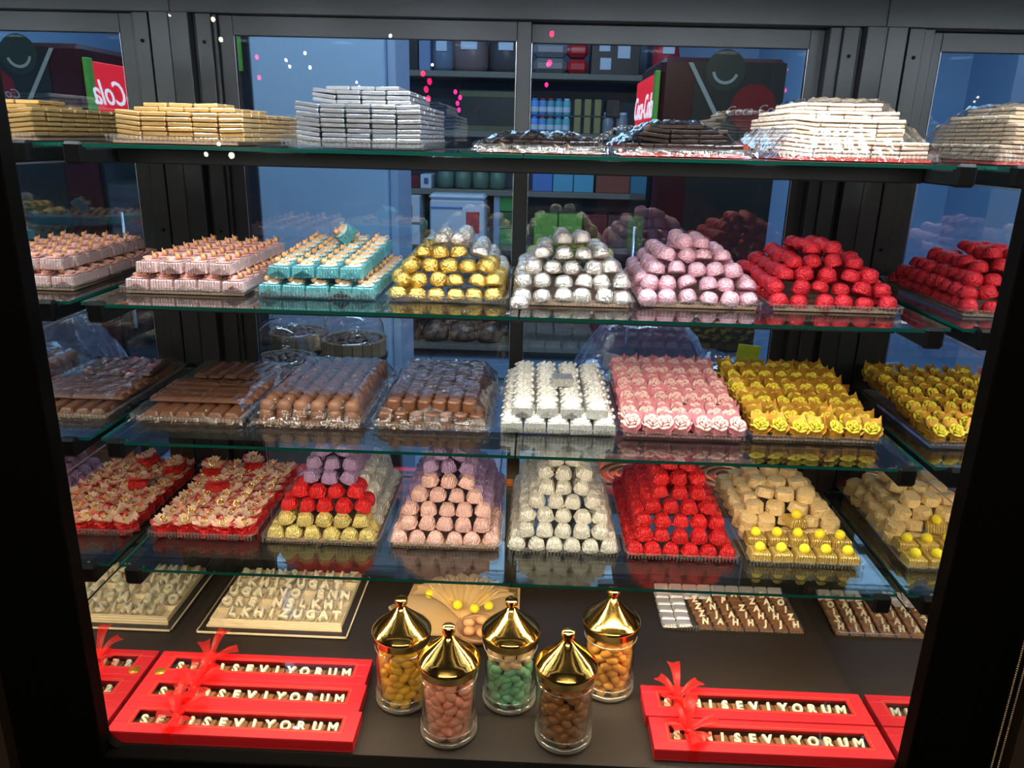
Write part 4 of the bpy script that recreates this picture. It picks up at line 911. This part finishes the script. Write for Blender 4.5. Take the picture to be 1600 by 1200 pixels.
for i in range(4):
    o = sack(-.88 + i * .20, -.743, .19, .15, C('pack_brown_gloss', (.08, .05, .035), .12, bump=1.0, bscale=30), '%s glossy brown bag on the bottom shelf of the unit' % ('leftmost', 'second', 'third', 'rightmost')[i], seed=50 + i)
for i in range(3): bx('crate', -.9 + i * .55, -.5 + i * .55, -.383, -.18, (BR, BLK, DRED)[i], '%s dark crate on the second lowest shelf of the unit' % ('left', 'middle', 'right')[i], 'crate')

# drinks fridge beside the unit
FR = C('fridge_dark_red', (.055, .008, .010), .3); fx0, fx1, fy0, fy1 = .495, .975, 2.13, 2.72
o = MB().cbox(0, fx1 - fx0, 0, fy1 - fy0, 0, 1.00 - FZ, .02).build('drinks_fridge', FR, None, (fx0, fy0, FZ)); tag(o, 'tall dark red and black drinks fridge with a lit red sign', 'fridge')
MB().box(.13, .476, -.004, -.0006, .50, 1.835).build('side_print', C('print_black', (.018, .022, .020), .35), o)
def disc(c, r, m, nm, y=-.0055, par=o, seg=36): return MB().prism([(c[0] + r * math.cos(2 * PI * k / seg), c[1] + r * math.sin(2 * PI * k / seg)) for k in range(seg)], y, y + .001, 'y').build(nm, m, par)
d_ = disc((.365, .82 - FZ), .088, C('print_red', (.20, .010, .012), .35), 'round_emblem')
tme = text_mesh('Coca-Cola', .050, .0004, 0, shear=.35); tme.materials.clear(); tme.materials.append(C('print_white', (.45, .40, .42), .5)); put('script_lettering', tme, d_, (.365, -.0062, .812 - FZ), (PI / 2, -.06, 0))
d_ = disc((.245, .955 - FZ), .075, C('print_dark_green', (.03, .045, .035), .3), 'bottle_print')
b = MB(); n = 14
for k in range(n):
    a, c_ = PI * 1.05 + k * PI * .85 / n, PI * 1.05 + (k + 1) * PI * .85 / n; b.prism([(.245 + .040 * math.cos(a), .955 - FZ + .040 * math.sin(a)), (.245 + .051 * math.cos(a), .955 - FZ + .051 * math.sin(a)), (.245 + .051 * math.cos(c_), .955 - FZ + .051 * math.sin(c_)), (.245 + .040 * math.cos(c_), .955 - FZ + .040 * math.sin(c_))], -.0068, -.0062, 'y')
b.build('pale_arc', C('fridge_pale', (.35, .38, .34), .5), d_)
MB().prism([(.10, .98 - FZ), (.118, .98 - FZ), (.235, .79 - FZ), (.215, .79 - FZ)], -.0068, -.0060, 'y').build('pale_stripe', C('fridge_pale', (.35, .38, .34), .5), o)  # diagonal pale band across the upper fridge side
SGN = pb('lit_sign_red', (.75, .02, .03), .4, emit=(.85, .015, .03), es=1.1)
sg = MB().cbox(-.020, -.0005, .05, .585, 1.555, 1.79, .004).build('lit_sign', SGN, o)
tme = text_mesh('Coca-Cola', .135, .0008, .0008, shear=.35); tme.materials.clear(); tme.materials.append(pb('lit_sign_white', (.9, .85, .85), .4, emit=(1, .85, .9), es=1.0)); put('sign_lettering', tme, sg, (-.0215, .32, 1.670), (PI / 2, 0, -PI / 2))
MB().cbox(-.020, -.0005, .0, .045, 1.53, 1.80, .003).build('green_edge', C('sign_green', (.15, .45, .06), .4), o)
MB().cbox(-.02, -.0005, .03, .58, .15, 1.50, .004).build('glass_door', pb('fridge_door_dark', (.015, .02, .025), .08), o)
MB().tube([(-.05, .06, .7), (-.05, .06, 1.2)], .008, 8).build('handle', ALU, o)

# round lamps in the shop ceiling
lm = pb('shop_lamp', (1, 1, 1), .3, emit=(.85, .93, 1), es=45)
for j in range(3):
    for i in range(5):
        o = MB().lathe([(.058, 0), (.062, .004), (.062, .02), (.055, .03)], 20).build('ceiling_lamp', C('lamp_ring', (.6, .6, .6)), None, (-1.3 + i * .62, .95 + j * .8, 2.165)); MB().lathe([(.002, -.002), (.050, -.002), (.050, .001)], 20).build('lens', lm, o)
        tag(o, 'round shop ceiling lamp, %s from left in the %s row from the case' % (ORD[i], ORD[j]), 'ceiling lamp', 'round ceiling lamps of the shop')
# low tables with tubs and wrapped platters right behind the case
WOOD = pb('table_dark', (.06, .045, .035), .5)
for (x0, x1, lb) in ((-1.0, -.42, 'left'), (.10, 1.0, 'right')):
    o = MB().cbox(0, x1 - x0, 0, .95, .62, .66, .004).build('display_table', WOOD, None, (x0, .72, FZ))
    for (a, c_) in ((.03, .03), (x1 - x0 - .07, .03), (.03, .88), (x1 - x0 - .07, .88)): MB().cbox(a, a + .04, c_, c_ + .04, 0, .62, .002).build('leg', WOOD, o)
    tag(o, 'low dark table behind the case, on the %s' % lb, 'table')
TZ = FZ + .661
STAVE = pb('barrel_stave', (.26, .18, .09), .6, var=.25, bump=.3, bscale=60); DOMEG = clear('dome_plastic', (.93, .95, 1.0), rough=.02, boost=1.6, base=.04)
def tub(x, y, r, h, fillm, label):
    o = empty('wooden_tub', (x, y, TZ)); n = 20
    for k in range(n):
        a = 2 * PI * k / n; w = r * math.tan(PI / n) * .96
        MB().cbox(-w, w, -.006, .006, 0, h, .0015).build('stave', STAVE, o, (r * math.cos(a), r * math.sin(a), 0), (0, 0, a + PI / 2))
    for z in (h * .25, h * .72): MB().lathe([(r + .009, z), (r + .011, z + .002), (r + .011, z + .014), (r + .009, z + .016)], 32, close=False).build('hoop', pb('hoop_metal', (.05, .05, .06), .4, .6), o)
    MB().lathe([(.002, h - .03), (r * .9, h - .03)], 24, close=False).build('tub_floor', STAVE, o)
    MB().lathe([(r + .012, h + .002), (r + .002, h + .010), (r * .97, h + .05), (r * .8, h + .085), (r * .45, h + .11), (.003, h + .118)], 32, close=False).build('clear_dome', DOMEG, o)
    tag(o, label, 'tub', 'wooden tubs with clear domes')
    b = MB(); rnd = random.Random(int(x * 100))
    for q in range(150):
        a = rnd.uniform(0, 6.28); rr = (rnd.random() ** .5) * r * .85; b.ell((rr * math.cos(a), rr * math.sin(a), h - .02 + .025 * rnd.random() * (1 - rr / r) + .008), (.011, .009, .008), 6, 4)
    tag(b.build('loose_sweets', fillm, None, (x, y, TZ)), 'dark loose sweets filling the ' + label, 'sweets', None, 'stuff')
SWD = pb('sweets_dark', (.16, .09, .06), .3)
tub(-.555, 1.38, .098, .235, SWD, 'right wooden tub with a clear dome behind the case'); tub(-.685, 1.06, .080, .255, SWD, 'front left wooden tub with a clear dome'); tub(-.76, 1.45, .09, .235, SWD, 'rear left wooden tub half hidden by the others')
CELL = clear('cellophane', (.88, .92, 1.0), rough=.06, boost=2.4, base=.05, bump=1.0, bscale=18, diffuse=.05, dcol=(.6, .7, .9))
DKB = pb('dark_blue_tray', (.012, .025, .055), .3)
def packet(x, y, rz, w, d, h, m, label, nballs=10, bm=None):
    o = MB().cbox(-w / 2, w / 2, -d / 2, d / 2, 0, .03, .004).build('wrapped_platter', m, None, (x, y, TZ), (0, 0, rz))
    b = MB(); rnd = random.Random(int(x * 1000))
    def H(u, v):
        e = min(u, 1 - u, v, 1 - v) * 4; t = min(1, e); return ((u - .5) * w * 1.06, (v - .5) * d * 1.06, .012 + h * t ** .7 + .016 * abs(math.sin(u * 15 + v * 9)) * math.sin(v * 19 + u * 5) + .006 * abs(math.sin(u * 41 - v * 30)))
    b.grid(H, 22, 18); b.build('cellophane', CELL, o)
    if bm:
        b = MB()
        for q in range(nballs): b.ell((rnd.uniform(-w, w) * .4, rnd.uniform(-d, d) * .4, .045), (.03, .026, .02), 8, 5, 0, None, .1)
        b.build('packed_sweets', bm, o)['kind'] = 'stuff'
    tag(o, label, 'platter', 'platters wrapped in cellophane'); return o
packet(.30, 1.20, .15, .36, .34, .20, DKB, 'dark blue platter in crumpled cellophane just right of the mullion', 12, C('packed_slate', (.05, .09, .18), .2)); packet(.64, 1.18, -.1, .32, .36, .24, DKB, 'dark blue platter in crumpled cellophane below the yellow tags', 12, C('packed_slate', (.05, .09, .18), .2))
packet(.42, 1.52, .1, .5, .2, .27, C('violet_tray', (.12, .07, .12)), 'violet and pink packed platter at the back of the right table', 22, C('packed_violet', (.62, .26, .42), .4))
COP = pb('copper_tray', (.55, .16, .05), .3, .5, bump=.3, bscale=20)
for (x, y, s, l) in ((.31, .86, .12, 'left'), (.58, .87, .12, 'right')):
    o = MB().lathe([(s * .9, 0), (s, .008), (s * 1.04, .022), (s, .022), (s * .88, .006), (.004, .006)], 40).build('copper_platter', COP, None, (x, y, TZ))
    for k in range(3): MB().tube([(s * (.3 + .2 * k) * math.cos(t), s * (.3 + .2 * k) * math.sin(t), .012) for t in [2 * PI * q / 28 for q in range(28)]], .004, 6, closed=True).build('raised_ring', pb('copper_bright', (.80, .32, .12), .25, .6), o)
    tag(o, '%s of two round copper platters on the table just behind the case' % l, 'platter')
def tagstick(x, y, z, w, h, m, rot, label):
    o = MB().tube([(0, 0, TZ - z), (0, 0, 0)], .0025, 6).build('price_tag', pb('tag_stick', (.45, .5, .3), .4), None, (x, y, z))
    MB().cbox(-w / 2, w / 2, -.001, .001, -h / 2, h / 2, .0005).build('tag_card', m, o, (0, -.002, h * .4), (0, rot, 0)); tag(o, label, 'price tag')
YT = pb('tag_yellow', (.85, .80, .04), .5); GT = pb('tag_grey', (.60, .64, .68), .5)
tagstick(.625, .98, .125, .062, .045, YT, .1, 'upper yellow price tag on a stick behind the case'); tagstick(.655, .93, .080, .055, .034, YT, -.6, 'lower tilted yellow price tag on a stick behind the case'); tagstick(.252, .99, .09, .04, .04, GT, .15, 'grey price tag on a stick right of the mullion')
# small lamps of the street decoration outside, behind the photographer; they show as specks in the window pane
REDL = pb('red_led', (1, 0, .1), .3, emit=(1, .01, .12), es=24); BULB = pb('white_bulb', (1, .9, .8), .3, emit=(1, .86, .70), es=28)
wire = pb('lamp_wire', (.02, .02, .02), .5)
for q, (x, z) in enumerate(((-.379, .895), (-.356, .870), (-.368, .843), (-.361, .813), (.066, 1.031), (.062, .939))):
    o = MB().ell((0, 0, 0), (.0085, .0085, .011), 10, 7).build('red_lamp', REDL, None, (x, -2.0, z)); MB().tube([(0, -.004, .010), (0, -.010, 1.6 - z)], .001, 5).build('wire', wire, o)
    tag(o, 'tiny red lamp mirrored in the window pane, %s of six' % ORD[q], 'lamp', 'red lamps mirrored in the pane')
for q, (x, z, r) in enumerate(((-1.105, 1.054, .007), (-1.084, .990, .007), (-.490, 1.014, .006), (-1.123, .642, .007), (-1.080, .603, .010), (-1.173, .605, .007), (-1.256, 1.063, .004), (-.859, .928, .005), (-.847, .908, .005))):
    o = MB().ell((0, 0, 0), (r, r, r * 1.2), 10, 7).build('white_bulb', BULB, None, (x, -2.0, z)); MB().tube([(0, -.004, r), (0, -.010, 1.6 - z)], .001, 5).build('wire', wire, o)
    tag(o, 'tiny warm white bulb mirrored in the window pane, %s of nine' % ORD[q], 'bulb', 'white bulbs mirrored in the pane')
